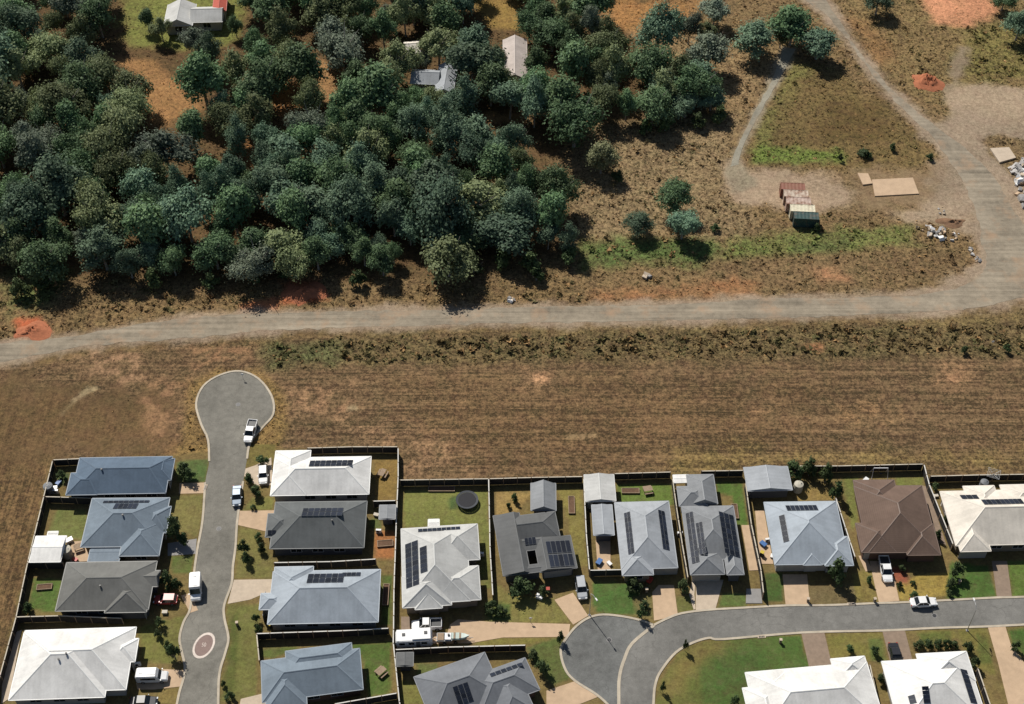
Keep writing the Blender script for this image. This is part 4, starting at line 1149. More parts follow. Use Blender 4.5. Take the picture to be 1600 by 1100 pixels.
fence('fence between the caravan and the dark slate house at the bottom', cP((618, 1015), (700, 1011), (821, 1008)), 'fence_pale')
fence('fence beside the white house at the bottom right', cK((1110, 800), (1180, 1110)))
fence('fence on the right of the white house with panel columns', cL((1105, 830), (1200, 1110)))

# ------------------------------------------------------------ vehicles
def ring_section(x, hw, zb, zt, ch=.12):
    return [(x, -hw + ch * .4, zb), (x, -hw, zb + ch), (x, -hw, zt - ch), (x, -hw + ch, zt), (x, hw - ch, zt), (x, hw, zt - ch), (x, hw, zb + ch), (x, hw - ch * .4, zb)]


def loft(mb, secs, mi=0):
    n = len(secs[0]); vs = [v for s in secs for v in s]; fs = []
    for i in range(len(secs) - 1):
        for k in range(n):
            a, b = i * n + k, i * n + (k + 1) % n
            fs.append((a, a + n, b + n, b))
    fs.append(tuple(range(n))); fs.append(tuple(range((len(secs) - 1) * n, len(secs) * n))[::-1])
    mb.add(vs, fs, mi)


def frustum(mb, x0, x1, hw0, z0, x2, x3, hw1, z1, mi=0):
    vs = [(x0, -hw0, z0), (x1, -hw0, z0), (x1, hw0, z0), (x0, hw0, z0), (x2, -hw1, z1), (x3, -hw1, z1), (x3, hw1, z1), (x2, hw1, z1)]
    mb.add(vs, [(3, 2, 1, 0), (4, 5, 6, 7), (0, 1, 5, 4), (1, 2, 6, 5), (2, 3, 7, 6), (3, 0, 4, 7)], mi)


PAINT = {}


def paint(c):
    if c not in PAINT:
        col = {'white': (.78, .78, .77), 'silver': (.42, .44, .46), 'silver_blue': (.12, .155, .20), 'red': (.45, .07, .06), 'black': (.025, .026, .03), 'grey': (.14, .15, .16), 'cream': (.62, .58, .48)}[c]
        PAINT[c] = car_paint('paint_' + c, col, .3 if 'silver' in c else 0)
    return PAINT[c]


WHEELS = {}


def wheel(r, w=.22):
    if r not in WHEELS:
        a = MB().cyl((0, -w / 2, 0), r, w, 16, axis='y').mesh('wheel'); a.materials.append(M['tyre'])
        b = MB().cyl((0, -w / 2 - .012, 0), r * .62, w + .024, 12, axis='y').mesh('rim'); b.materials.append(M['rim'])
        WHEELS[r] = (a, b)
    return WHEELS[r]


def add_wheels(root, xs, y, r):
    a, b = wheel(r)
    for x in xs:
        for s in (-1, 1):
            o = bpy.data.objects.new('wheel', a); COL.objects.link(o); o.parent = root; o.location = (x, s * y, r)
            q = bpy.data.objects.new('rim', b); COL.objects.link(q); q.parent = o


CARS = {'sedan': (4.7, 1.82, 1.45), 'hatch': (4.2, 1.78, 1.5), 'suv': (4.75, 1.88, 1.72), 'ute': (5.3, 1.88, 1.8), 'van': (5.2, 1.95, 2.15), 'motorhome': (4.9, 1.98, 2.5)}


def car(name, label, cat, rear, front, kind, colr, zref=.75, group='vehicles parked in the estate'):
    a, b = G(*rear, zref), G(*front, zref)
    d = b - a; ctr = (a + b) / 2
    L, W, H = CARS[kind]
    root = thing(name, label, cat, (ctr.x, ctr.y, .03), math.atan2(d.y, d.x), group)
    root.scale = (.92, .92, .95)
    p = paint(colr); hl, hw = L / 2, W / 2
    body, gl, rf = MB(), MB(), MB()
    if kind in ('van', 'motorhome'):
        nose = 1.1 if kind == 'van' else .9
        loft(body, [ring_section(-hl, hw * .94, .35, H - .15, .14), ring_section(-hl + .25, hw, .3, H, .14), ring_section(hl - nose - .75, hw, .3, H, .14), ring_section(hl - nose - .05, hw * .97, .3, 1.15, .14), ring_section(hl - .2, hw * .92, .3, .98, .14), ring_section(hl, hw * .8, .38, .8, .1)])
        x0, x1 = hl - nose - .7, hl - nose - .06
        gl.add([(x0 + .04, -hw * .88, H - .2), (x0 + .04, hw * .88, H - .2), (x1 + .03, hw * .9, 1.22), (x1 + .03, -hw * .9, 1.22)], [(0, 3, 2, 1)])
        for s in (-1, 1):
            gl.box((x0 - .75), s * (hw + .005), H * .68, 1.3, .03, .55)
            gl.box(-hl + 1.6, s * (hw + .005), H * .68, 1.6, .03, .55)
        gl.box(-hl - .002 + .1, 0, H * .68, .25, W * .7, .5)
        rf.box(-.5, 0, H + .04, L * .45, W * .5, .06); rf.box(-hl + .9, 0, H + .08, .6, .6, .14)
        parts = [('body', body, p), ('windows', gl, M['glass']), ('roof_rack' if kind == 'van' else 'roof_hatch', rf, M['white_plastic'] if kind != 'van' else p)]
        wr, wx = .34, (-hl + 1.05, hl - 1.0)
    else:
        bz = {'sedan': .9, 'hatch': .92, 'suv': 1.02, 'ute': 1.02}[kind]
        loft(body, [ring_section(-hl, hw * .82, .4, bz - .12), ring_section(-hl + .2, hw * .96, .28, bz), ring_section(-hl * .3, hw, .25, bz + .02), ring_section(hl * .32, hw, .25, bz), ring_section(hl - .35, hw * .93, .28, bz - .12), ring_section(hl, hw * .74, .4, bz - .3)])
        if kind == 'sedan': q = (-hl + .75, hl - 1.25, -hl + 1.45, hl - 2.05)
        elif kind in ('hatch', 'suv'): q = (-hl + .12, hl - 1.2, -hl + .55, hl - 1.95)
        else: q = (-.55, hl - 1.3, -.35, hl - 2.0)
        frustum(gl, q[0], q[1], hw * .94, bz - .03, q[2], q[3], hw * .74, H - .06)
        n = 6
        rf.box((q[2] + q[3]) / 2, 0, H - .035, q[3] - q[2] + .14, hw * 1.52, .07)
        for s in (-1, 1):
            for xa, xb in ((q[0], q[2]), (q[1], q[3]), ((q[0] + q[1]) / 2, (q[2] + q[3]) / 2)):
                rf.tube([(xa, s * hw * .945, bz - .04), (xb, s * hw * .75, H - .05)], .045, 4)
        parts = [('body', body, p), ('windows', gl, M['glass']), ('roof', rf, p)]
        if kind == 'ute':
            tr = MB(); x0, x1 = -hl + .05, -.62
            for s in (-1, 1): tr.box((x0 + x1) / 2, s * (hw - .06), bz + .16, x1 - x0, .07, .36)
            tr.box(x0 + .04, 0, bz + .16, .07, W - .12, .36); tr.box(x1, 0, bz + .22, .07, W - .12, .5)
            parts.append(('tray', tr, p))
            parts.append(('tray_liner', MB().box((x0 + x1) / 2, 0, bz + .05, x1 - x0 - .1, W - .22, .03), M['dark_metal']))
        wr, wx = (.33 if kind in ('sedan', 'hatch') else .38), (-hl + .85, hl - .88)
    for nm, mb, m in parts: obj(nm, mb, m, root, False)
    add_wheels(root, wx, hw - .1, wr)
    zl = .66 if kind in ('sedan', 'hatch') else .74
    for s in (-1, 1):
        obj('headlight', MB().box(hl - .1, s * hw * .62, zl, .22, .34, .15), M['headlight'], root, False)
        obj('tail_light', MB().box(-hl + .06, s * hw * .74, zl + .08, .16, .26, .2), M['tail'], root, False)
        obj('mirror', MB().box(hl - 1.55 if kind not in ('van', 'motorhome') else hl - 1.0, s * (hw + .1), 1.05 if kind not in ('van', 'motorhome') else 1.3, .16, .2, .14), p, root, False)
    return root


car('pickup', 'white pickup parked at the edge of the empty turning circle beside the field', 'pickup', (396.5, 656), (386, 692), 'ute', 'white')
car('parked_car', 'dull blue car parked on the street outside the two white roofed houses', 'car', (370.5, 758), (369.5, 790), 'sedan', 'silver_blue')
car('campervan', 'tall white campervan on the street casting a long dark shadow', 'van', (305, 898), (304, 929), 'motorhome', 'white', 1.9)
car('parked_car', 'red car in the shade beside the warm grey roofed house', 'car', (270, 936), (247, 936), 'hatch', 'red')
car('delivery_van', 'white van on the driveway beside the big bright white roof', 'van', (219, 1055), (256, 1054), 'van', 'white', 1.2)
car('parked_car', 'black car at the bottom beside the big bright white roof', 'car', (208, 1096), (240, 1095), 'sedan', 'black')
car('parked_car', 'white hatchback on the driveway of the white house nearest the turning circle', 'car', (411, 729), (411, 754), 'hatch', 'white')
car('parked_car', 'silver car nose to the road right of the slate panelled house', 'car', (905.5, 900), (911, 936), 'suv', 'silver')
car('pickup', 'white pickup parked against the pale grey house, above the caravan', 'pickup', (686, 975), (648, 976), 'ute', 'white')
car('pickup', 'white pickup standing in the driveway of the brown tiled house', 'pickup', (1380, 868), (1389, 908), 'ute', 'white', 1.0)
car('parked_car', 'white car at the kerb of the court below the brown tiled house', 'car', (1424, 941), (1462, 939), 'sedan', 'white')
car('parked_car', 'black car nose in on the driveway between the two bottom white houses', 'car', (1396, 1008), (1403, 1038), 'sedan', 'black')

# caravan, box trailer and dinghy
a_, b_ = G(620, 1000, 1.2), G(674, 997, 1.2)
d_ = b_ - a_; c_ = (a_ + b_) / 2
cv = thing('caravan', 'white caravan with raised rear roof parked along the pale fence', 'caravan', (c_.x, c_.y, .03), math.atan2(d_.y, d_.x))
mb = MB(); loft(mb, [ring_section(-2.9, .95, .75, 2.1, .2), ring_section(-2.7, 1.12, .5, 2.45, .12), ring_section(2.6, 1.12, .5, 2.45, .12), ring_section(2.9, .98, .75, 1.9, .2)])
obj('body', mb, M['white_plastic'], cv, False)
mb = MB().box(1.2, 0, 2.6, 2.9, 2.0, .3); obj('raised_roof', mb, M['white_plastic'], cv, False)
for x_, z_ in ((-1.6, 2.49), (.0, 2.5), (1.9, 2.79)): obj('roof_hatch', MB().box(x_, .1, z_, .5, .5, .09), M['dark_metal'], cv, False)
mb = MB()
for x_ in (-1.9, -.4, 1.6): mb.box(x_, -1.125, 1.65, .9, .03, .55)
obj('windows', mb, M['glass'], cv, False)
obj('door', MB().box(.65, -1.13, 1.35, .65, .04, 1.6), M['panel_frame'], cv, False)
obj('awning_roll', MB().tube([(-2.3, -1.2, 2.4), (2.3, -1.2, 2.4)], .09, 8), M['steel'], cv, False)
obj('drawbar', MB().tube([(2.8, .5, .5), (4.0, 0, .5)], .06, 6).tube([(2.8, -.5, .5), (4.0, 0, .5)], .06, 6), M['steel'], cv, False)
add_wheels(cv, (-.45, .35), 1.02, .33)
a_, b_ = G(684, 996, .8), G(705, 996, .8); c_ = (a_ + b_) / 2
tr = thing('box_trailer', 'open box trailer with timber and a grey cover between the caravan and the dinghy', 'trailer', (c_.x, c_.y, .03), 0)
mb = MB().box(0, 0, .55, 2.4, 1.5, .06)
for s in (-1, 1): mb.box(0, s * .73, .75, 2.4, .05, .4); mb.box(s * 1.18, 0, .75, .05, 1.5, .4)
obj('tray', mb, M['steel'], tr, False)
obj('timber_load', MB().box(-.6, 0, .86, 1.0, 1.3, .4), M['timber'], tr, False); obj('cover', MB().box(.55, 0, .92, 1.1, 1.35, .5, taper=.9), M['white_plastic'], tr, False)
obj('drawbar', MB().tube([(1.2, 0, .5), (2.0, 0, .5)], .05, 6), M['steel'], tr, False); add_wheels(tr, (0,), .84, .3)
a_, b_ = G(705, 994, .9), G(729, 994, .9); c_ = (a_ + b_) / 2
bo = thing('dinghy', 'small pale green dinghy on a trailer at the end of the long driveway', 'boat', (c_.x, c_.y, .03), 0)
mb = MB(); loft(mb, [ring_section(-1.5, .62, .6, 1.05, .1), ring_section(0, .68, .55, 1.05, .14), ring_section(.9, .5, .58, 1.1, .14), ring_section(1.6, .08, .85, 1.15, .03)])
obj('hull', mb, car_paint('boat_paint', (.42, .50, .45)), bo, False)
obj('seat', MB().box(-.7, 0, 1.08, .3, 1.1, .08), M['timber'], bo, False); obj('seat', MB().box(.2, 0, 1.08, .3, 1.0, .08), M['timber'], bo, False)
obj('outboard_motor', MB().box(-1.62, 0, 1.15, .3, .3, .5).box(-1.66, 0, .75, .12, .12, .6), M['dark_metal'], bo, False)
obj('trailer_frame', MB().box(.1, .45, .5, 3.2, .06, .08).box(.1, -.45, .5, 3.2, .06, .08).tube([(1.5, 0, .5), (2.3, 0, .5)], .05, 6), M['steel'], bo, False); add_wheels(bo, (-.5,), .78, .28)

# ------------------------------------------------------------ shipping containers in a row on the pad
def container(label, px, py, col, rust=0.0):
    t = NT('container_paint')
    pos = t.new('ShaderNodeNewGeometry').outputs['Position']
    n_ = t.noise(pos, .8, 5, .7)
    t.inp(t.b, 'Base Color', t.mix(t.rng(n_, .5 - rust * .25, .62, 0, .9 if rust else .25), t.scale(rgba(col), t.rng(t.noise(pos, 2, 4), .3, .7, .8, 1.15)), rgba((.23, .11, .065))))
    t.b.inputs['Roughness'].default_value = .7
    c = G(px, py, 2.3); L, W, H = 5.1, 2.2, 2.3
    root = thing('shipping_container', label, 'container', (c.x, c.y, .02), R(-4), 'shipping containers side by side')
    body = MB()
    n = 26
    for s in (-1, 1):                                   # corrugated sides
        vs, fs = [], []
        for i in range(n + 1):
            off = (.045 if (i // 2) % 2 else 0.0)
            x = -L / 2 + .1 + (L - .2) * i / n
            vs += [(x, s * (W / 2 - .06 + off), .15), (x, s * (W / 2 - .06 + off), H - .1)]
        for i in range(n):
            f = (i * 2, i * 2 + 2, i * 2 + 3, i * 2 + 1); fs.append(f if s < 0 else f[::-1])
        body.add(vs, fs)
    vs, fs = [], []
    for i in range(n + 1):
        x = -L / 2 + .1 + (L - .2) * i / n; zz = H - .06 + (.03 if (i // 2) % 2 else 0)
        vs += [(x, -W / 2 + .06, zz), (x, W / 2 - .06, zz)]
    body.add(vs, [(i * 2, i * 2 + 2, i * 2 + 3, i * 2 + 1) for i in range(n)])
    body.box(-L / 2 + .08, 0, H / 2, .06, W - .1, H - .2); body.box(0, 0, .12, L - .1, W - .1, .12)
    obj('body', body, t.m, root, False)
    fr = MB()
    for sx in (-1, 1):
        for sy in (-1, 1): fr.box(sx * (L / 2 - .06), sy * (W / 2 - .06), H / 2, .14, .14, H)
        fr.box(sx * (L / 2 - .06), 0, H - .06, .14, W - .26, .12); fr.box(sx * (L / 2 - .06), 0, .08, .14, W - .26, .14)
    for sy in (-1, 1): fr.box(0, sy * (W / 2 - .04), H - .05, L - .26, .1, .1); fr.box(0, sy * (W / 2 - .04), .08, L - .26, .1, .14)
    obj('frame', fr, t.m, root, False)
    for s in (-1, 1):
        d = obj('door', MB().box(L / 2 - .05, s * (W / 4 - .02), H / 2 + .02, .07, W / 2 - .14, H - .32), t.m, root, False)
        obj('locking_bar', MB().tube([(L / 2 + .02, s * .3, .25), (L / 2 + .02, s * .3, H - .25)], .03, 6).tube([(L / 2 + .02, s * .8, .25), (L / 2 + .02, s * .8, H - .25)], .03, 6), M['steel'], d, False)
    return root


c0_ = G(1239, 291, 2.3)
for i, (lab, col, ru, sh) in enumerate([('rusty red shipping container, farthest back of the five', (.22, .075, .05), .6, 0), ('pinkish white shipping container with rust stains next to the red one', (.50, .41, .32), .2, .45),
                                   ('brownish pink shipping container in the middle of the row', (.46, .35, .29), .3, .7), ('clean cream shipping container next to the dark green one', (.62, .57, .42), 0, 1.35), ('dark green shipping container at the near end of the row', (.022, .06, .055), 0, 1.9)]):
    q = c0_ + Vector((sh * .8, -2.32 * i, 0)); X_, Y_ = PX(q)
    container(lab, X_, Y_, col, ru)

# ------------------------------------------------------------ yard things
c_ = G(730, 785)
tp = thing('trampoline', 'round black trampoline on the dry lawn', 'trampoline', (c_.x, c_.y, 0))
obj('jumping_mat', MB().cyl((0, 0, .78), 1.55, .03, 28), M['black_mesh'], tp, False)
mb = MB()
for r0_, r1_ in ((1.57, 1.95),):
    n = 32
    vs = [(r * math.cos(2 * math.pi * k / n), r * math.sin(2 * math.pi * k / n), z) for r, z in ((r0_, .80), (r1_, .84), (r1_, .74)) for k in range(n)]
    mb.add(vs, [(j * n + k, (j + 1) * n + k, (j + 1) * n + (k + 1) % n, j * n + (k + 1) % n) for j in range(2) for k in range(n)])
obj('padding', mb, mat('trampoline_padding', (.035, .04, .05), .7, .1, 2), tp, False)
for k in range(6):
    x, y = 1.85 * math.cos(k * math.pi / 3), 1.85 * math.sin(k * math.pi / 3)
    obj('leg', MB().tube([(x, y, 0), (x, y, .78)], .035, 6), M['steel'], tp, False)

c_ = G(1373, 743)
sw = thing('swing_frame', 'white play frame standing behind the brown tiled house', 'play frame', (c_.x, c_.y, 0))
obj('frame', MB().tube([(-1.4, .8, 0), (-1.25, 0, 2.1), (-1.4, -.8, 0)], .07, 6).tube([(1.4, .8, 0), (1.25, 0, 2.1), (1.4, -.8, 0)], .07, 6).tube([(-1.25, 0, 2.1), (1.25, 0, 2.1)], .09, 6), M['white_plastic'], sw, False)
obj('seat', MB().box(.3, 0, .55, .5, .22, .05).tube([(.1, 0, .55), (.1, 0, 2.1)], .015, 4).tube([(.5, 0, .55), (.5, 0, 2.1)], .015, 4), M['dark_metal'], sw, False)
c_ = G(1548, 752)
cl = thing('clothesline', 'rotary clothesline in the shade behind the cream roofed house', 'clothesline', (c_.x, c_.y, 0))
obj('pole', MB().tube([(0, 0, 0), (0, 0, 2.1)], .05, 8), M['steel'], cl, False)
for k in range(4):
    a = k * math.pi / 2 + .4
    obj('arm', MB().tube([(0, 0, 1.95), (1.5 * math.cos(a), 1.5 * math.sin(a), 2.25)], .03, 6), M['steel'], cl, False)
mb = MB()
for r in (.7, 1.1, 1.45):
    P_ = [(r * math.cos(k * math.pi / 2 + .4), r * math.sin(k * math.pi / 2 + .4), 1.95 + .2 * r) for k in range(5)]
    for k in range(4): mb.tube([P_[k], P_[k + 1]], .014, 4)
obj('line', mb, M['white_plastic'], cl, False)


def street_lamp(label, px, py, ang):
    c = G(px, py)
    r = thing('street_lamp', label, 'street lamp', (c.x, c.y, 0), ang, 'street lamps')
    obj('pole', MB().tube([(0, 0, 0), (0, 0, 3), (0, 0, 6.2)], [.08, .06, .045], 8), M['steel'], r, False)
    obj('arm', MB().tube([(0, 0, 6.1), (.5, 0, 6.55), (1.3, 0, 6.65)], .045, 6), M['steel'], r, False)
    obj('lamp_head', MB().box(1.55, 0, 6.66, .65, .24, .12, taper=.8), M['white_plastic'], r, False)
    obj('base_plate', MB().box(0, 0, .04, .4, .4, .08), M['concrete_grey'], r, False)


street_lamp('street lamp on the near verge of the court at the right', 1511, 985, R(95))
street_lamp('street lamp at the top of the round court end, beside the tan driveway', 921, 961, R(-60))


def sign_post(label, px, py, h=2.0):
    c = G(px, py)
    r = thing('sign_post', label, 'sign', (c.x, c.y, 0), 0, 'small posts on the verges')
    obj('post', MB().tube([(0, 0, 0), (0, 0, h)], .035, 6), M['steel'], r, False)
    obj('sign_plate', MB().box(0, -.045, h - .2, .5, .03, .4), M['white_plastic'], r, False)


sign_post('small white sign at the head of the empty turning circle', 380, 592, 1.5)
sign_post('small white sign on the dry lawn above the long tan driveway', 829, 972, 1.4)
sign_post('thin pale post in the rough strip below the dirt road at the right', 1547, 546, 2.4)


def mailbox(label, px, py):
    c = G(px, py)
    r = thing('letterbox', label, 'letterbox', (c.x, c.y, 0), random.uniform(-.2, .2), 'letterboxes')
    obj('pillar', MB().box(0, 0, .45, .36, .36, .9), M['cream_wall'], r, False)
    obj('cap', MB().box(0, 0, .94, .46, .46, .08), M['concrete'], r, False)
    obj('slot', MB().box(0, -.185, .7, .24, .02, .07), M['dark_metal'], r, False)


for lab, x, y in [('letterbox beside the driveway of the pyramid roofed house', 1262, 940), ('letterbox on the lawn left of the brown paved drive', 1366, 940), ('letterbox by the tan driveway of the light grey two strip house', 1010, 925),
                  ('letterbox on the lawn of the cream roofed house', 1498, 912), ('letterbox on the verge opposite the painted ring', 371, 977), ('letterbox on the green oval lawn near the paved path', 1219, 1004)]: mailbox(lab, x, y)


def bin_(label, px, py, lid):
    c = G(px, py)
    r = thing('wheelie_bin', label, 'bin', (c.x, c.y, .02), random.uniform(0, 6), 'wheelie bins')
    obj('body', MB().box(0, 0, .5, .48, .5, .9, taper=1.15), M['dark_metal'], r, False)
    obj('lid', MB().box(0, 0, 1.0, .6, .62, .07), lid, r, False)
    obj('wheel', MB().cyl((-.25, -.28, .12), .12, .5, 10, axis='x'), M['tyre'], r, False)


yl = mat('yellow_lid', (.55, .42, .05), .6, .1, 2); rl = mat('red_lid', (.4, .06, .04), .6, .1, 2)
bin_('wheelie bin with yellow lid beside the house opposite the painted ring', 423, 980, yl)
bin_('wheelie bin with red lid left of the brown tiled house driveway', 1362, 868, rl)
bin_('wheelie bin with yellow lid on the tan path left of the pyramid roofed house', 1190, 868, yl)
bin_('wheelie bin with red lid beside the front of the slate panelled house', 856, 925, rl)

# ------------------------------------------------------------ small things in the yards
def ac_unit(label, px, py, rz=0.0):
    c = G(px, py); r = thing('air_conditioner', label, 'air conditioner', (c.x, c.y, 0), rz, 'air conditioners')
    obj('casing', MB().box(0, 0, .45, .9, .36, .75), M['white_plastic'], r, False)
    obj('fan_grille', MB().cyl((-.12, -.2, .47), .27, .03, 16, axis='y'), M['dark_metal'], r, False)
    obj('plinth', MB().box(0, 0, .04, 1.0, .45, .08), M['concrete'], r, False)


def water_tank(label, px, py, rad=.9, h=1.9, m='tank_cream'):
    c = G(px, py); r = thing('water_tank', label, 'water tank', (c.x, c.y, 0), 0, 'rainwater tanks')
    mb = MB().cyl((0, 0, 0), rad, h, 20)
    for k in range(4): mb.tube([(0, 0, .25 + k * h / 4.4), (0, 0, .33 + k * h / 4.4)], rad + .03, 20)
    obj('body', mb, M[m], r, False); obj('lid', MB().tube([(0, 0, h), (0, 0, h + .16)], [rad, rad * .3], 20), M[m], r, False); obj('inlet', MB().cyl((rad * .5, 0, h), .16, .12, 10), M['dark_metal'], r, False)


M['tank_cream'] = mat('tank_cream', (.45, .42, .34), .6, .1, 2); M['tank_grey'] = mat('tank_grey', (.16, .17, .18), .6, .1, 2)
M['toy_blue'] = mat('toy_blue', (.05, .14, .35), .5, .1, 2); M['toy_red'] = mat('toy_red', (.45, .06, .04), .5, .1, 2); M['canvas'] = mat('canvas', (.55, .50, .42), .85, .15, 2); M['mulch'] = mat('bark_mulch', (.13, .075, .045), .95, .4, 3, bump=.5)


def table_set(label, px, py, rz):
    c = G(px, py); r = thing('outdoor_table', label, 'table', (c.x, c.y, .03), rz, 'outdoor tables')
    obj('table_top', MB().box(0, 0, .74, 1.6, .9, .05), M['timber'], r, False)
    for sx in (-1, 1):
        for sy in (-1, 1): obj('leg', MB().box(sx * .7, sy * .35, .36, .07, .07, .72), M['timber'], r, False)
    for sy in (-1, 1): obj('bench', MB().box(0, sy * .75, .44, 1.5, .28, .05).box(-.6, sy * .75, .21, .06, .25, .42).box(.6, sy * .75, .21, .06, .25, .42), M['timber'], r, False)


def parasol(label, px, py):
    c = G(px, py, 2.2); r = thing('garden_umbrella', label, 'umbrella', (c.x, c.y, 0), .3, 'garden umbrellas')
    n = 8; vs = [(0, 0, 2.5)] + [(1.3 * math.cos(2 * math.pi * k / n), 1.3 * math.sin(2 * math.pi * k / n), 2.05) for k in range(n)] + [(0, 0, 2.44)] + [(1.3 * math.cos(2 * math.pi * k / n), 1.3 * math.sin(2 * math.pi * k / n), 1.97) for k in range(n)]
    obj('canopy', MB().add(vs, [(0, 1 + k, 1 + (k + 1) % n) for k in range(n)] + [(n + 1, n + 2 + (k + 1) % n, n + 2 + k) for k in range(n)] + [(1 + k, n + 2 + k, n + 2 + (k + 1) % n, 1 + (k + 1) % n) for k in range(n)]), M['canvas'], r, False)
    obj('pole', MB().tube([(0, 0, 0), (0, 0, 2.55)], .03, 6), M['timber'], r, False)


def garden_bed(label, px, py, w, d, rz=0.0):
    c = G(px, py); r = thing('garden_bed', label, 'garden bed', (c.x, c.y, 0), rz, 'raised garden beds')
    e = MB()
    for s in (-1, 1): e.box(0, s * d / 2, .16, w + .12, .1, .34); e.box(s * w / 2, 0, .16, .1, d - .1, .34)
    obj('edging', e, M['timber'], r, False); obj('mulch', MB().box(0, 0, .1, w - .1, d - .1, .3), M['mulch'], r, False)


def crate(label, px, py, m, s=.6, rz=0.0):
    c = G(px, py); r = thing('storage_box', label, 'box', (c.x, c.y, .02), rz, 'boxes in the yards')
    obj('body', MB().box(0, 0, s * .4, s * 1.5, s, s * .75, taper=1.05), M[m], r, False); obj('lid', MB().box(0, 0, s * .82, s * 1.66, s * 1.14, s * .1), M[m], r, False)


def sandpit(label, px, py, m):
    c = G(px, py); r = thing('paddling_pool', label, 'pool', (c.x, c.y, .01), 0, 'toys in the yards')
    n = 20; mb = MB().tube([(0.8 * math.cos(2 * math.pi * k / n), 0.8 * math.sin(2 * math.pi * k / n), .14) for k in range(n + 1)], .13, 6)
    obj('rim', mb, M[m], r, False); obj('base', MB().cyl((0, 0, .01), .75, .06, 20), M['white_plastic'], r, False)


for lab, x, y in [('air conditioner beside the long slate roofed house', 88, 770), ('air conditioner in the gap above the pale panelled house', 519, 884), ('air conditioner in the gap under the white two row roof', 536, 789), ('air conditioner right of the pale grey panelled house', 752, 868),
                  ('air conditioner on the path left of the pyramid roofed house', 1199, 846), ('air conditioner in the passage right of the brown house', 1474, 790), ('air conditioner beside the striped shed', 592, 832), ('air conditioner in the passage by the bottom left white roof', 216, 1040), ('air conditioner in the passage between the two grey houses', 1062, 836)]: ac_unit(lab, x, y, random.uniform(-.2, .2))
water_tank('cream water tank right of the white garden shed', 106, 868); water_tank('grey water tank in the corner yard by the slate roof', 78, 768, .8, 1.7, 'tank_grey'); water_tank('cream water tank behind the pyramid roofed house', 1246, 766, .8, 1.8)
water_tank('grey water tank behind the cream roofed house', 1535, 762, .7, 1.7, 'tank_grey'); water_tank('cream water tank between the two sheds and the fence', 921, 790, .7, 1.6)
table_set('timber table on the tan patio behind the blue grey house', 124, 858, .4); table_set('timber table on the dry lawn right of the two row white house', 598, 742, 1.2); table_set('timber table on the lawn behind the light grey house', 1012, 768, .2); table_set('timber table on the green yard at the bottom centre', 596, 1052, .8)
for lab, x, y, w, d, a in [('timber edged bed along the back fence of the trampoline lawn', 690, 765, 4.5, 1.0, 0), ('timber edged bed in the red dirt yard', 602, 850, 2.6, 1.2, .1), ('timber edged bed in the yard right of the stepped sheds fence', 893, 790, 1.0, 3.6, 0), ('timber edged bed beside the warm grey house lawn', 70, 918, 2.4, 1.0, .1), ('timber edged bed on the yard right of the pale panelled house', 603, 930, .9, 4.0, 0), ('timber edged bed on the green yard behind the light grey house', 985, 768, 3.0, 1.0, 0), ('timber edged bed in the yard of the house crowded with panels', 1148, 800, 1.0, 3.0, 0)]: garden_bed(lab, x, y, w, d, a)
for i, (lab, x, y) in enumerate([('white box in the corner yard left of the slate roof', 86, 764), ('blue box in the corner yard left of the slate roof', 92, 756), ('white box beside the white garden shed', 109, 846), ('red box on the tan patio by the blue grey house', 118, 876), ('white box in the passage left of the pyramid roofed house', 1206, 870), ('blue box in the passage left of the pyramid roofed house', 1192, 852), ('white box in the passage right of the brown house', 1462, 776), ('red box in the passage right of the brown house', 1484, 824),
                              ('white box by the front of the lower shed', 952, 882), ('blue box by the front of the lower shed', 936, 880), ('white box by the striped shed', 588, 806), ('white box behind the brown house', 1352, 752), ('red box on the front of the light grey house', 1015, 908), ('white box beside the warm grey house front', 258, 958), ('white box in front of the slate panelled house', 843, 934)]):
    crate(lab, x, y, ['white_plastic', 'toy_blue', 'white_plastic', 'toy_red', 'white_plastic', 'toy_blue', 'canvas', 'toy_red', 'white_plastic', 'toy_blue', 'canvas', 'white_plastic', 'toy_red', 'canvas', 'white_plastic'][i], random.uniform(.45, .75), random.uniform(0, 3))

# ------------------------------------------------------------ rubble and clay heaps
STONES = []
for k in range(6):
    r_ = random.Random(k)
    mb = MB(); q = []
    mb.box(0, 0, 0, 1, r_.uniform(.7, 1.1), r_.uniform(.45, .8), 0)
    mb.v = [(x * r_.uniform(.7, 1.2), y * r_.uniform(.7, 1.2), z * r_.uniform(.7, 1.2)) for x, y, z in mb.v]
    m_ = mb.mesh('boulder'); m_.materials.append([M['stone'], M['concrete'], M['white_plastic'], M['concrete_tan'], M['stone'], M['concrete_grey']][k]); STONES.append(m_)


def rubble(label, poly, n, smin, smax, seed, hmax=.8):
    r_ = random.Random(seed)
    g = [G(x, y) for x, y in poly]
    c = sum(g, Vector()) / len(g); c.z = 0
    root = thing('rubble_pile', label, 'rubble pile', c, 0, 'rubble heaps')
    gp = [(p.x, p.y) for p in g]; k = 0; tries = 0
    xs = [p[0] for p in gp]; ys = [p[1] for p in gp]
    while k < n and tries < 3000:
        tries += 1
        x, y = r_.uniform(min(xs), max(xs)), r_.uniform(min(ys), max(ys))
        d = float(sdf(gp, np.array([x]), np.array([y]))[0])
        if d > 0: continue
        o = bpy.data.objects.new('boulder', r_.choice(STONES)); COL.objects.link(o); o.parent = root
        s = r_.uniform(smin, smax)
        o.location = (x - c.x, y - c.y, min(hmax, -d * .4) * r_.random() + s * .15); o.scale = (s, s * r_.uniform(.6, 1.1), s * r_.uniform(.6, 1))
        o.rotation_euler = (r_.uniform(-.5, .5), r_.uniform(-.5, .5), r_.uniform(0, 6)); k += 1
    return root


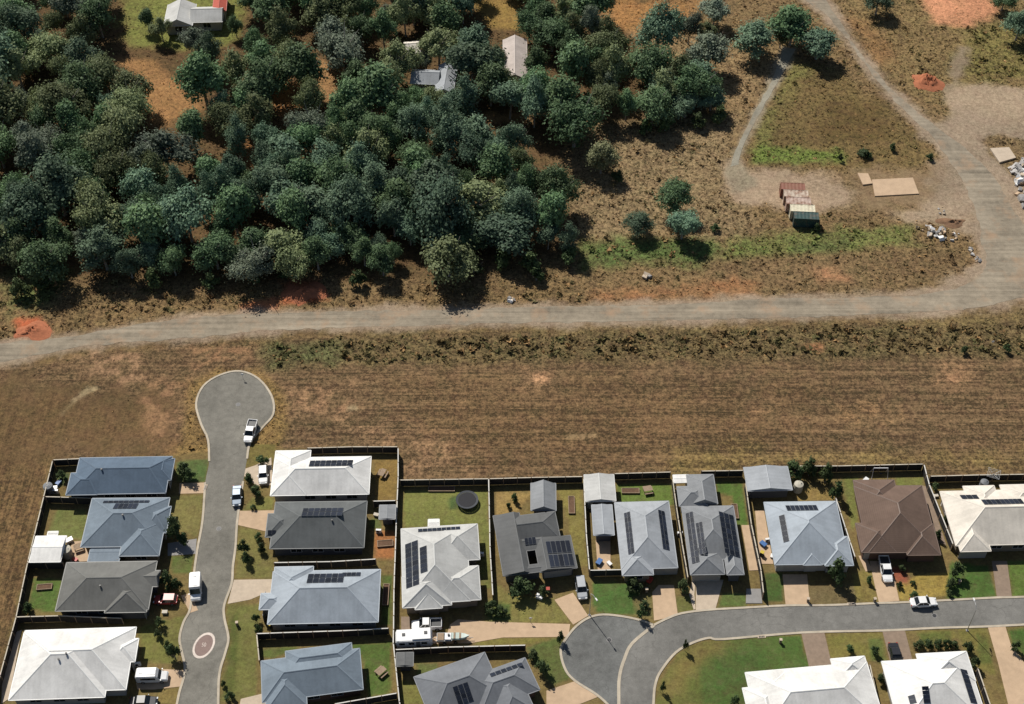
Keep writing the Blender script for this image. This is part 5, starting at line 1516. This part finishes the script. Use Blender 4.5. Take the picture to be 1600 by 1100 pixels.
rubble('long heap of white and grey broken concrete at the right edge', cP((1578, 262), (1610, 245), (1640, 330), (1608, 335), (1588, 305)), 90, .5, 1.6, 3, 1.2)
rubble('heap of pipes and white rubble at the bend of the dirt road', cP((1430, 356), (1450, 352), (1500, 366), (1492, 378), (1460, 374)), 34, .3, 1.1, 5, .6)
rubble('small line of white stones at the bend below the pipe heap', cP((1512, 388), (1520, 388), (1534, 410), (1528, 412)), 14, .3, .9, 6, .5)
rubble('scatter of pale stones on the gravel near the concrete slab', cP((1465, 324), (1478, 322), (1480, 336), (1468, 338)), 5, .3, .8, 8, .2)
rubble('lone pale boulder on the red verge of the dirt road', cP((1002, 430), (1014, 430), (1014, 437), (1002, 437)), 3, 1.0, 1.5, 9, .2)
rubble('small patch of pale stones beside the dirt road', cP((795, 466), (812, 466), (812, 474), (795, 474)), 7, .3, .8, 10, .2)


def mound(label, px, py, rx, ry, h, m, seed):
    c = G(px, py)
    n, k = 10, 22
    vs = [(0, 0, h)]; fs = []
    for i in range(1, n + 1):
        for j in range(k):
            a = 2 * math.pi * j / k; t = i / n
            w = 1 + .9 * (float(vnoise(math.cos(a) * 2 + seed * 9, math.sin(a) * 2, 1.0, seed)) - .5)
            z = h * (math.cos(t * math.pi) * .5 + .5) * (1 + 1.5 * (float(vnoise(i * 1.3 + 50, j * 1.1, 1.4, seed)) - .5)) - (.1 if i == n else 0)
            vs.append((rx * t * w * math.cos(a), ry * t * w * math.sin(a), z))
    for j in range(k): fs.append((0, 1 + j, 1 + (j + 1) % k))
    for i in range(n - 1):
        for j in range(k): fs.append((1 + i * k + j, 1 + (i + 1) * k + j, 1 + (i + 1) * k + (j + 1) % k, 1 + i * k + (j + 1) % k))
    o = obj('dirt_mound', MB().add(vs, fs), m, None, smooth=True); o.location = (c.x, c.y, 0)
    tag(o, label, 'mound', 'heaps of clay')


mound('red clay mound near the top right above the gravel yard', 1449, 128, 3.6, 3.2, 1.5, M['red_dirt'], 2)
mound('low red clay mound below the wood beside the dirt road', 476, 457, 4.6, 3.2, .9, M['red_dirt'], 4)
mound('low red clay heap at the far left beside the dirt road', 50, 516, 4.0, 2.6, .7, M['red_dirt'], 5)
mound('low brown soil heap in the gravel yard by the pipes', 1490, 348, 3.5, 1.6, .6, mat('brown_soil', (.20, .115, .065), .95, .3, 2, bump=.5), 7)

# ------------------------------------------------------------ trees
def leaf_material(name, dark, light, dry=.0):
    t = NT(name)
    at = t.new('ShaderNodeAttribute', attribute_name='tint').outputs['Fac']
    rnd = t.new('ShaderNodeObjectInfo').outputs['Random']
    pos = t.new('ShaderNodeNewGeometry').outputs['Position']
    c = t.mix(t.math('ADD', t.math('MULTIPLY', at, .75), t.math('MULTIPLY', t.noise(pos, .5, 3), .25)), rgba(dark), rgba(light))
    c = t.scale(c, t.rng(rnd, 0, 1, .62, 1.42))
    c = t.mix(t.math('MULTIPLY', t.math('FRACT', t.math('MULTIPLY', rnd, 7.31)), .25), c, rgba((.13, .12, .06)))
    t.inp(t.b, 'Base Color', c)
    t.b.inputs['Roughness'].default_value = .6
    t.b.inputs['Specular IOR Level'].default_value = .12
    out = [n for n in t.n if n.type == 'OUTPUT_MATERIAL'][0]
    tr = t.new('ShaderNodeBsdfTranslucent'); t.inp(tr, 'Color', c)
    mx = t.new('ShaderNodeMixShader'); mx.inputs[0].default_value = .22
    t.l.new(t.b.outputs[0], mx.inputs[1]); t.l.new(tr.outputs[0], mx.inputs[2]); t.l.new(mx.outputs[0], out.inputs['Surface'])
    return t.m


LEAF = {
    'blue-green': leaf_material('leaves_blue_green', (.062, .122, .088), (.215, .315, .195)),
    'olive': leaf_material('leaves_olive', (.105, .145, .070), (.290, .330, .160)),
    'deep green': leaf_material('leaves_deep_green', (.058, .122, .070), (.205, .315, .140)),
    'grey-green': leaf_material('leaves_grey_green', (.110, .145, .112), (.260, .310, .220)),
    'pale olive': leaf_material('leaves_pale_olive', (.17, .19, .10), (.36, .37, .20)),
    'garden': leaf_material('leaves_garden', (.028, .055, .026), (.095, .145, .052)),
}


def crown_mesh(name, seed, Rr, Hc, lobes, clumps, leaves, leaf, material, z0, flat=.75, branch=None):
    """leaf-sized faces gathered in clumps over several lobes; the crown reaches from z0 to z0 + Hc"""
    g = np.random.default_rng(seed)
    cen = []
    for k in range(lobes):
        a = 2 * math.pi * (k * .618 + g.random() * .15); rr = Rr * (.22 + .56 * g.random()) if k else 0
        cen.append((rr * math.cos(a), rr * math.sin(a), z0 + Hc * (.22 + .62 * g.random() * (1.15 - rr / Rr) + (.1 if k == 0 else 0)), Rr * (.22 + .26 * g.random())))
    P, N, T = [], [], []
    for (x, y, z, r) in cen:
        d = g.normal(size=(clumps, 3)); d /= np.linalg.norm(d, axis=1)[:, None]
        d[:, 2] = np.where(d[:, 2] < -.35, -d[:, 2], d[:, 2])
        rad = r * (.60 + .58 * g.random(clumps))
        pc = np.array([x, y, z]) + d * rad[:, None] * np.array([1, 1, flat])
        keep = np.ones(clumps, bool)
        for (x2, y2, z2, r2) in cen:
            if (x2, y2, z2, r2) == (x, y, z, r): continue
            keep &= np.linalg.norm((pc - np.array([x2, y2, z2])) / np.array([1, 1, flat]), axis=1) > r2 * .62
        pc, dd = pc[keep], d[keep]
        tint = g.random(len(pc))
        for c_, n_, t_ in zip(pc, dd, tint):
            P.append(c_ + g.normal(size=(leaves, 3)) * Rr * (.065 + .085 * (g.random((leaves, 1)) < .4)))
            N.append(n_ * 1.25 + np.array([0, 0, .35]) + g.normal(size=(leaves, 3)) * .45); T.append(np.clip(t_ * .65 + g.random(leaves) * .35, 0, 1))
    P = np.concatenate(P); N = np.concatenate(N); T = np.concatenate(T)
    P[:, 2] = np.maximum(P[:, 2], z0 * .6)
    return leaf_cloud(name, P, N, T, leaf, material, g)


def leaf_cloud(name, P, N, T, leaf, material, g):
    N = N / (np.linalg.norm(N, axis=1)[:, None] + 1e-9)
    a = np.cross(N, g.normal(size=N.shape)); a /= np.linalg.norm(a, axis=1)[:, None] + 1e-9
    b = np.cross(N, a)
    s = leaf * (.6 + .8 * g.random(len(P)))[:, None]
    V = np.stack([P + a * s * .5, P + b * s * .33, P - a * s * .5, P - b * s * .33], 1).reshape(-1, 3)
    n = len(P)
    me_ = bpy.data.meshes.new(name)
    me_.vertices.add(n * 4); me_.vertices.foreach_set('co', V.reshape(-1).astype(np.float32))
    me_.loops.add(n * 4); me_.loops.foreach_set('vertex_index', np.arange(n * 4, dtype=np.int32))
    me_.polygons.add(n); me_.polygons.foreach_set('loop_start', np.arange(n, dtype=np.int32) * 4)
    me_.update(calc_edges=True)
    at = me_.attributes.new('tint', 'FLOAT', 'POINT')
    at.data.foreach_set('value', np.repeat(T, 4).astype(np.float32))
    me_.materials.append(material)
    return me_


def trunk_mesh(name, seed, H, Rr, r0):
    r_ = random.Random(seed)
    lean = (r_.uniform(-.3, .3), r_.uniform(-.3, .3))
    mb = MB()
    top = (lean[0] * 1.5, lean[1] * 1.5, H * .62)
    mid = (lean[0] * .6, lean[1] * .6, H * .32)
    mb.tube([(0, 0, -.3), (0, 0, .25), mid, top], [r0 * 1.5, r0, r0 * .8, r0 * .5], 7)
    for k in range(6):
        a = 2 * math.pi * k / 6 + r_.uniform(-.4, .4)
        s = (mid[0], mid[1], H * r_.uniform(.3, .5)); e = Rr * r_.uniform(.45, .75)
        m_ = (s[0] + e * .5 * math.cos(a), s[1] + e * .5 * math.sin(a), s[2] + H * .16)
        f_ = (s[0] + e * math.cos(a + .2), s[1] + e * math.sin(a + .2), s[2] + H * r_.uniform(.22, .38))
        mb.tube([s, m_, f_, (f_[0] * 1.2, f_[1] * 1.2, f_[2] + H * .08)], [r0 * .55, r0 * .36, r0 * .2, r0 * .07], 5)
    me_ = mb.mesh(name); me_.materials.append(M['bark']); return me_


# tree kinds, each modelled at height 10 and crown radius 4
TREES = {}
for i, (tone, nvar) in enumerate((('blue-green', 4), ('olive', 3), ('deep green', 4), ('grey-green', 3), ('pale olive', 1))):
    TREES[tone] = []
    for v in range(nvar):
        sd_ = 100 * i + v
        c_ = crown_mesh('crown', sd_, 4.0, 8.0, (9, 14, 11, 17)[v], (56, 44, 54, 40)[v], 13, (.46, .40, .5, .38)[v], LEAF[tone], 2.0, (1.0, .8, 1.15, .7)[v])
        TREES[tone].append((c_, trunk_mesh('trunk', sd_, 10, 4.0, .24)))
SHRUB = [(crown_mesh('crown', 900 + v, 1.0, 1.5, 6, 26, 7, .24, LEAF['garden'], .25, .8), trunk_mesh('stem', 900 + v, 1.3, .9, .06)) for v in range(4)]


def tree(name, label, cat, px, py, width, height, tone, group, var=None, rz=None):
    """px, py: middle of the crown in the photograph; width: crown width there in pixels"""
    z = height * .62
    c = G(px, py, z)
    dep = (c - CAM).dot(FWD)
    rad = width / 2 * dep / FPX
    cm, tm = random.choice(TREES[tone]) if var is None else TREES[tone][var]
    root = thing(name, label, cat, (c.x, c.y, -.05), random.uniform(0, 6.28) if rz is None else rz, group)
    for nm, me_ in (('trunk', tm), ('crown', cm)):
        o = bpy.data.objects.new(nm, me_); COL.objects.link(o); o.parent = root
        o.scale = (rad / 4.2, rad / 4.2, height / 10.2)
    return root


def shrub(label, px, py, width, height=None, group='garden shrubs', cat='shrub', name='shrub'):
    c0 = G(px, py, .6)
    dep = (c0 - CAM).dot(FWD); rad = width / 2 * dep / FPX
    height = height or rad * 1.7
    c = G(px, py, height * .5)
    cm, tm = random.choice(SHRUB)
    root = thing(name, label, cat, (c.x, c.y, -.02), random.uniform(0, 6.28), group)
    for nm, me_ in (('stem', tm), ('crown', cm)):
        o = bpy.data.objects.new(nm, me_); COL.objects.link(o); o.parent = root
        o.scale = (rad / 1.05, rad / 1.05, height / 1.75)
    return root


# the wood: where crowns stand (photograph pixels), and the openings left between them
WOOD = [(-70, -70), (930, -70), (938, 5), (955, 62), (1000, 25), (1090, 20), (1135, 62), (1128, 135), (1060, 158), (930, 165), (880, 190), (858, 225), (852, 262), (884, 296), (902, 340), (898, 372), (862, 396), (760, 396), (620, 408), (560, 424), (500, 420), (470, 406), (430, 414), (270, 420), (160, 430), (110, 428), (90, 412), (-70, 410)]
OPEN = [
    ([(186, -70), (385, -70), (374, 48), (338, 62), (318, 46), (296, 50), (276, 68), (238, 76), (206, 62)], 0),
    ([(196, 88), (238, 88), (268, 112), (300, 132), (310, 148), (282, 170), (252, 176), (214, 142)], 0),
    ([(492, 92), (545, 108), (532, 150), (505, 140)], 0), ([(432, 122), (448, 122), (466, 168), (456, 192), (436, 160)], 0),
    ([(632, 56), (662, 56), (662, 84), (632, 84)], 0), ([(640, 100), (722, 94), (722, 128), (705, 140), (640, 126)], 0), ([(780, 52), (826, 52), (832, 116), (782, 118)], 0),
    ([(742, -20), (806, -20), (806, 30), (764, 24)], 0), ([(738, 168), (830, 165), (830, 180), (738, 180)], 0), ([(380, 215), (402, 215), (402, 262), (384, 262)], 0),
]


def in_poly(poly, x, y):
    r = False
    for i in range(len(poly)):
        ax, ay = poly[i]; bx, by = poly[(i + 1) % len(poly)]
        if (ay > y) != (by > y) and x < (bx - ax) * (y - ay) / (by - ay) + ax: r = not r
    return r


def near_poly(poly, x, y):
    return float(sdf(poly, np.array([float(x)]), np.array([float(y)]))[0])


rw = random.Random(21)
wood = []
for k in range(60000):
    px, py = rw.uniform(-70, 1140), rw.uniform(-70, 405)
    if not in_poly(WOOD, px, py) or any(in_poly(p, px, py) for p, _ in OPEN): continue
    big = float(vnoise(px, py, 90, 61))
    rad = rw.choice((rw.uniform(2.3, 3.1), rw.uniform(3.0, 4.3), rw.uniform(3.9, 5.6))) * (.8 + .5 * big)
    h = (6.0 + rad * 1.35) * rw.uniform(.88, 1.15)
    if any(near_poly(p, px, py) < rad * 2.6 for p, _ in OPEN): continue
    if py > 350: h *= .74; rad *= .86
    c = G(px, py, h * .62)
    if any((c.x - q[0]) ** 2 + (c.y - q[1]) ** 2 < (.54 * (rad + q[2])) ** 2 for q in wood): continue
    n = float(vnoise(px, py, 70, 71)) + rw.uniform(-.3, .3)
    tone = 'blue-green' if n < .32 else 'deep green' if n < .62 else 'olive' if n < .84 else 'grey-green'
    wood.append((c.x, c.y, rad, h, tone, px, py))
    if len(wood) >= 282: break
print('TREES', len(wood), k)
wood.sort(key=lambda q: q[1])
ORD = ['first', 'second', 'third', 'fourth', 'fifth', 'sixth', 'seventh', 'eighth', 'ninth', 'tenth', 'eleventh', 'twelfth', 'thirteenth', 'fourteenth', 'fifteenth', 'sixteenth', 'seventeenth', 'eighteenth', 'nineteenth', 'twentieth',
       'twenty-first', 'twenty-second', 'twenty-third', 'twenty-fourth', 'twenty-fifth', 'twenty-sixth', 'twenty-seventh', 'twenty-eighth', 'twenty-ninth', 'thirtieth', 'thirty-first', 'thirty-second', 'thirty-third', 'thirty-fourth', 'thirty-fifth']
NROW = 13
per = math.ceil(len(wood) / NROW)
for r_ in range(NROW):
    row = sorted(wood[r_ * per:(r_ + 1) * per], key=lambda q: q[0])
    for k, (x, y, rad, h, tone, px, py) in enumerate(row):
        sz = 'slim' if rad < 3.0 else 'broad' if rad > 3.9 else 'middling'
        where = 'front wood row along the dirt road' if r_ == 0 else ORD[r_] + ' wood row up from the road'
        cm, tm = rw.choice(TREES[tone]); sx_ = rw.uniform(.84, 1.2)
        root = thing('tree', f'{sz} {tone} tree, {ORD[k]} from left in the {where}', 'tree', (x, y, -.05), rw.uniform(0, 6.28), 'trees of the wood')
        for nm, me_ in (('trunk', tm), ('crown', cm)):
            o = bpy.data.objects.new(nm, me_); COL.objects.link(o); o.parent = root
            o.scale = (rad / 3.9 * sx_, rad / 3.9 / sx_, h / 10.0)

LONE = [
    ('tree leaning over the near end of the pinkish shed roof', 792, 128, 34, 8, 'olive'), ('tree against the right side of the pinkish shed', 836, 92, 36, 9, 'deep green'), ('small tree against the left side of the pinkish shed', 776, 84, 26, 7, 'olive'),
    ('tree half covering the right wing of the bent cottage', 728, 134, 30, 8, 'olive'), ('tree in front of the left wing of the bent cottage', 652, 146, 30, 7, 'deep green'), ('small tree between the cream hut and the bent cottage', 664, 88, 22, 6, 'grey-green'),
    ('tree in front of the left gable of the white farmhouse', 250, 40, 28, 6.5, 'olive'), ('tree below the white farmhouse, nearer the orange clearing', 302, 58, 34, 7.5, 'grey-green'), ('dark tree at the left of the farmhouse lawn', 228, 26, 24, 6, 'deep green'), ('small tree right of the red roofed barn', 366, 34, 22, 6.5, 'deep green'),
    ('pale olive round tree standing alone right of the dark gap in the wood', 940, 242, 46, 7.5, 'pale olive'), ('bright topped tree standing alone left of the shipping containers', 1056, 298, 50, 8.5, 'deep green'),
    ('dark tree just below the bright topped one, beside the green weeds', 1068, 346, 44, 7, 'blue-green'), ('low dark tree left of the bright topped pair in the scrub', 998, 344, 40, 5.5, 'blue-green'),
    ('dark tree at the top of the gravel track on its left side', 1182, 58, 62, 8, 'blue-green'), ('tall leafy tree where the two tracks meet at the top', 1240, 34, 66, 9.5, 'deep green'),
    ('very dark tree between the track top and the wide dirt road', 1280, 64, 52, 7.5, 'blue-green'), ('small olive tree among the dark trees at the head of the track', 1222, 52, 26, 6, 'olive'),
    ('tree at the top edge left of the dark track trees', 1118, 12, 40, 7.5, 'grey-green'), ('small tree below the top edge one beside the brown scrub', 1104, 44, 26, 5, 'olive'),
    ('dark tree cut by the right edge at the top', 1596, 32, 40, 8, 'blue-green'), ('dark tree at the top edge above the orange bare soil', 1374, -4, 40, 7, 'blue-green'),
    ('dark bush tree at the top edge right of the orange bare soil', 1572, -8, 36, 6.5, 'deep green'), ('dark tree in the shade at the right end of the wood', 1112, 150, 40, 6, 'blue-green'),
    ('low dark tree in the shade beside the right end of the wood', 1072, 160, 40, 6, 'blue-green'), ('grey-green low tree at the right end of the wood', 1015, 158, 30, 5, 'grey-green'),
    ('dark tree between two others in the shade at the right end of the wood', 1040, 128, 46, 7.5, 'blue-green'), ('dark tree uphill at the right end of the wood', 1092, 112, 44, 7, 'blue-green'),
]
for lab, x, y, w, h, tone in LONE: tree('tree', lab, 'tree', x, y, w * 1.2, h * 1.08, tone, 'trees standing clear of the wood')
EDGE = [('bright green bush at the foot of the wood, beside the red clay', 395, 432, 26), ('round dark bush in the shade at the foot of the wood', 238, 436, 34), ('pale green bush below the wood at the far left', 30, 452, 34), ('green bush left of the pale bush below the wood', 62, 440, 30),
        ('bright green bush at the right foot of the wood', 785, 406, 36), ('dark green bush below the right end of the wood', 830, 412, 40), ('leafy bush sticking out towards the dirt road', 838, 428, 30), ('green bush hugging the right end of the wood', 890, 398, 34),
        ('small bush in the shade above the low red clay', 446, 424, 24), ('low bush on the verge under the middle of the wood', 560, 436, 30), ('leafy bush at the foot of the wood near the dirt road stones', 740, 414, 34), ('bush under the trees left of the red clay mound', 330, 440, 28),
        ('twiggy bush in the dry scrub below the pale olive tree', 965, 275, 24), ('dark bush on the slope left of the gravel track', 1125, 180, 30), ('bush on the dry slope beside the gravel track', 1090, 190, 26), ('low bush in the scrub under the dark trees', 1040, 192, 34), ('greenish bush in the scrub left of the track bend', 1008, 200, 26)]
for lab, x, y, w in EDGE: shrub(lab, x, y, w, group='bushes round the wood', cat='bush', name='bush')

YARD = [
    ('leafy shrub at the front of the long slate roofed house', 287, 732, 26, 3), ('dark shrub between the slate roof and the street', 296, 742, 20, 2.5), ('tall dark garden tree in front of the blue grey roofed house', 272, 826, 28, 4.5), ('spreading dark shrub over the grey driveway', 286, 842, 22, 3),
    ('grey leaved shrub beside the warm grey house', 262, 906, 26, 3), ('dark shrub near the tall campervan', 276, 914, 20, 2.6), ('small green bush above the red car', 262, 920, 12, 1.4), ('dark shrub on the verge below the red car', 250, 972, 16, 2), ('low shrub under the verge shrub by the white roof', 247, 990, 13, 1.6),
    ('dark shrub tree by the street opposite the painted ring', 270, 1018, 24, 4), ('shrub left of the verge tree by the street', 262, 1008, 14, 2), ('dark shrub at the top of the driveway with the white hatchback', 410, 720, 22, 2.2), ('round dark shrub on the verge by the dull blue car', 389, 748, 18, 2), ('dark shrub below the round one on the same verge', 399, 768, 22, 2.4),
    ('tiny shrub at the left of the tan driveway', 396, 792, 10, 1), ('shrub on the curved garden edge of the dark grey house', 404, 838, 14, 1.6), ('second shrub on the same curved garden edge, lower', 408, 856, 16, 1.8), ('dark street tree on the verge opposite the campervan', 380, 854, 20, 3.2), ('dark shrub on the verge below the street tree', 384, 872, 16, 2.4),
    ('small hedge in the garden of the house with the two panel rows', 400, 966, 14, 2.2), ('low hedge below that small hedge on the same garden edge', 404, 985, 13, 2), ('dark shrub at the bottom of the verge by the street', 360, 1088, 18, 2), ('small shrub on the kerb side of the bottom verge', 349, 1068, 10, 1.3),
    ('green bush at the corner of the panelled pale grey house', 768, 948, 24, 2.2), ('spreading green bush on the lawn right of that corner bush', 782, 954, 22, 1.8), ('small dark tree in front of the courtyard of the slate panelled house', 812, 918, 40, 3.6), ('round shrub beside the tan slanting driveway', 848, 924, 18, 2), ('leafy shrub on the dirt patch behind the slate panelled house', 804, 778, 14, 1.8), ('small shrub left of it on the dirt patch', 794, 790, 10, 1.2),
    ('dark shrub bed in front of the light grey two strip house', 990, 914, 28, 2.4), ('pale shrub above the dark bed on the same front', 992, 904, 14, 1.6), ('rounded shrub between the two grey houses at the front', 1068, 916, 22, 2.6), ('small dark tree casting shade on the top of the round court end', 1003, 958, 16, 2.8), ('small dark tree at the left rim of the round court end', 876, 996, 14, 2.6),
    ('little tree at the kerb of the oval lawn', 1071, 1008, 10, 3), ('little tree on the oval lawn near the bottom', 1036, 1074, 10, 2.6), ('dark shrub at the white house corner on the oval lawn', 1150, 1094, 18, 2.4), ('shrub on the small bed beside the round court end', 1006, 946, 18, 1.6),
    ('dense back yard tree behind the pyramid roofed house, leftmost of four', 1240, 734, 30, 3.8), ('dense back yard tree second from the left behind the pyramid roof', 1266, 732, 28, 4), ('dense back yard tree third from the left behind the pyramid roof', 1292, 742, 26, 4.2), ('dense back yard tree rightmost behind the pyramid roof, by the brown house', 1308, 768, 24, 4),
    ('broad garden tree in front of the pyramid roofed house', 1308, 894, 40, 4.6), ('garden tree on the lawn in front of the cream roofed house', 1495, 890, 24, 3.6), ('green shrub below the garden tree of the cream house', 1486, 912, 20, 2), ('small shrub at the corner of that lawn by the road', 1484, 926, 12, 1.2), ('reddish bed shrub left of the brown house driveway', 1358, 906, 12, 1.6),
    ('shrub on the bark bed beside the white pickup', 1409, 888, 14, 1.5), ('small dark shrub at the tip of the bark bed', 1406, 914, 11, 1.2), ('dark box shrub on the dry lawn of the brown house', 1427, 911, 10, 1), ('low dark shrub at the kerb of the brown house lawn', 1428, 929, 14, 1),
    ('hedge plant on the bottom right front, first of five', 1436, 1008, 18, 1.8), ('hedge plant on the bottom right front, second of five', 1451, 1007, 18, 1.8), ('hedge plant on the bottom right front, third of five', 1466, 1007, 17, 1.8), ('hedge plant on the bottom right front, fourth of five', 1480, 1006, 17, 1.8), ('hedge plant on the bottom right front, last of five', 1492, 1008, 15, 1.6),
    ('dark tall shrub right of the hedge at the white panel house', 1514, 1012, 18, 2.6), ('dark shrub down the side passage of the white panel house', 1524, 1036, 18, 2.4), ('shrub at the right edge above the bottom right lawn', 1588, 1010, 16, 2.2), ('shrub between the paved path and the bottom white house', 1328, 1014, 14, 1.6), ('shrub on the lawn left of the brown paved drive', 1368, 1016, 16, 1.8), ('shrub down the side of the bottom white house', 1376, 1060, 14, 2),
    ('dark round tree beside the dark slate house at the bottom', 848, 1044, 24, 3.4), ('green bush above the dark round tree near the lawn', 834, 1022, 20, 1.6), ('small palm like bush at the right side of the brown house', 1466, 836, 14, 2), ('shrub in the side passage of the cream house', 1478, 812, 12, 2), ('shrub in the back corner of the cream house lawn', 1462, 760, 14, 1.8), ('shrub in the corner yard left of the long slate roof', 96, 742, 16, 2), ('low shrub in the corner of the lawn beside the warm grey house', 44, 950, 20, 2),
    ('lone dark bush in the rough strip below the dirt road at the right', 1508, 546, 14, 1.8), ('second dark bush in the rough strip near the right edge', 1574, 544, 14, 1.8), ('dark bush at the corner of the triangular field by the pad', 1313, 246, 10, 1.8), ('low dark bush along the foot of the triangular field', 1352, 240, 26, 1.4), ('small dark bush at the right foot of the triangular field', 1395, 230, 14, 1.6),
    ('dry bush beside the containers on the pad', 1276, 356, 12, 1.6), ('dark bush in the grass left of the pad', 1118, 356, 16, 1.4), ('dark bush in the scrub at the right of the gravel', 1454, 246, 14, 1.4),
]
for lab, x, y, w, h in YARD: shrub(lab, x, y, w, h)

# ------------------------------------------------------------ weeds, scrub and litter nobody could count
def tufts(name, n, size, blades, keep, seed, colour, spread=.5):
    g = np.random.default_rng(seed)
    x = g.uniform(-150, 150, n); y = g.uniform(96, 330, n)
    c, w, z = cover_at(x, y)
    k = keep(x, y, w, g)
    x, y, c, w, z = x[k], y[k], c[k], w[k], z[k]
    m = len(x)
    s = size * (.5 + g.random(m)) * (.6 + .6 * np.clip(w, 0, 1))
    a = g.uniform(0, 2 * math.pi, (m, blades)); r = s[:, None] * spread * np.sqrt(g.random((m, blades)))
    cx = x[:, None] + r * np.cos(a); cy = y[:, None] + r * np.sin(a)
    a2 = g.uniform(0, 2 * math.pi, (m, blades)); wd = s[:, None] * (.30 + .25 * g.random((m, blades)))
    h = s[:, None] * (.22 + .4 * g.random((m, blades)))
    tx = cx + s[:, None] * g.normal(0, .28, (m, blades)); ty = cy + s[:, None] * g.normal(0, .28, (m, blades))
    z0 = np.repeat(z[:, None] - .03, blades, 1)
    V = np.stack([np.stack([cx + wd * np.cos(a2), cy + wd * np.sin(a2), z0 + h * .6], -1), np.stack([cx - wd * np.cos(a2), cy - wd * np.sin(a2), z0], -1), np.stack([tx, ty, z0 + h], -1)], 2)
    nt = m * blades
    me_ = bpy.data.meshes.new(name)
    me_.vertices.add(nt * 3); me_.vertices.foreach_set('co', V.reshape(-1).astype(np.float32))
    me_.loops.add(nt * 3); me_.loops.foreach_set('vertex_index', np.arange(nt * 3, dtype=np.int32))
    me_.polygons.add(nt); me_.polygons.foreach_set('loop_start', np.arange(nt, dtype=np.int32) * 3)
    me_.update(calc_edges=True)
    col = colour(c, x, y, g)
    col = col[:, None, :] * (.75 + .5 * g.random((m, blades)))[:, :, None]
    at_ = me_.color_attributes.new('soil', 'FLOAT_COLOR', 'POINT')
    full = np.concatenate([np.repeat(col.reshape(-1, 3), 3, 0), np.ones((nt * 3, 1))], 1)
    at_.data.foreach_set('color', full.reshape(-1).astype(np.float32))
    me_.materials.append(M['tuft'])
    o = bpy.data.objects.new(name, me_); COL.objects.link(o)
    return tag(o, kind='stuff')


t = NT('dry_tufts')
t.inp(t.b, 'Base Color', t.new('ShaderNodeAttribute', attribute_name='soil').outputs['Color'])
t.b.inputs['Roughness'].default_value = .9; t.b.inputs['Specular IOR Level'].default_value = .1
M['tuft'] = t.m
GREENISH = np.array(lin((100, 106, 68))); STRAW = np.array(lin((176, 142, 98)))


def weed_colour(c, x, y, g):
    f = np.clip((fbm(x, y, 4, 13, 3) - .4) * 3, 0, 1)[:, None] * .45
    b = (c * (1 - f) + GREENISH * f) * 1.3
    s = (g.random(len(x)) < .14)[:, None]
    return np.where(s, STRAW * .9, b * (.75 + .5 * g.random((len(x), 1))))


def roads_clear(x, y):
    r = np.ones(len(x), bool)
    for pts in (smooth_line(dirt_up, 2) + smooth_line(dirt_dn, 2), smooth_line(track_l, 2) + smooth_line(track_r, 2), smooth_line(st_l, 2)):
        r &= sdf(ground_poly(pts), x, y) > .3
    return r


tufts('weeds', 150000, .42, 4, lambda x, y, w, g: (g.random(len(x)) < np.clip(w * .8 - .08, 0, 1)) & roads_clear(x, y), 5, weed_colour)
tufts('scrub', 42000, .8, 7, lambda x, y, w, g: (g.random(len(x)) < np.clip((w - .55) * 1.2, 0, 1) * (fbm(x, y, 5, 87, 3) > .5 - .5 * (w > .93))) & roads_clear(x, y), 6, lambda c, x, y, g: weed_colour(c, x, y, g) * .85)
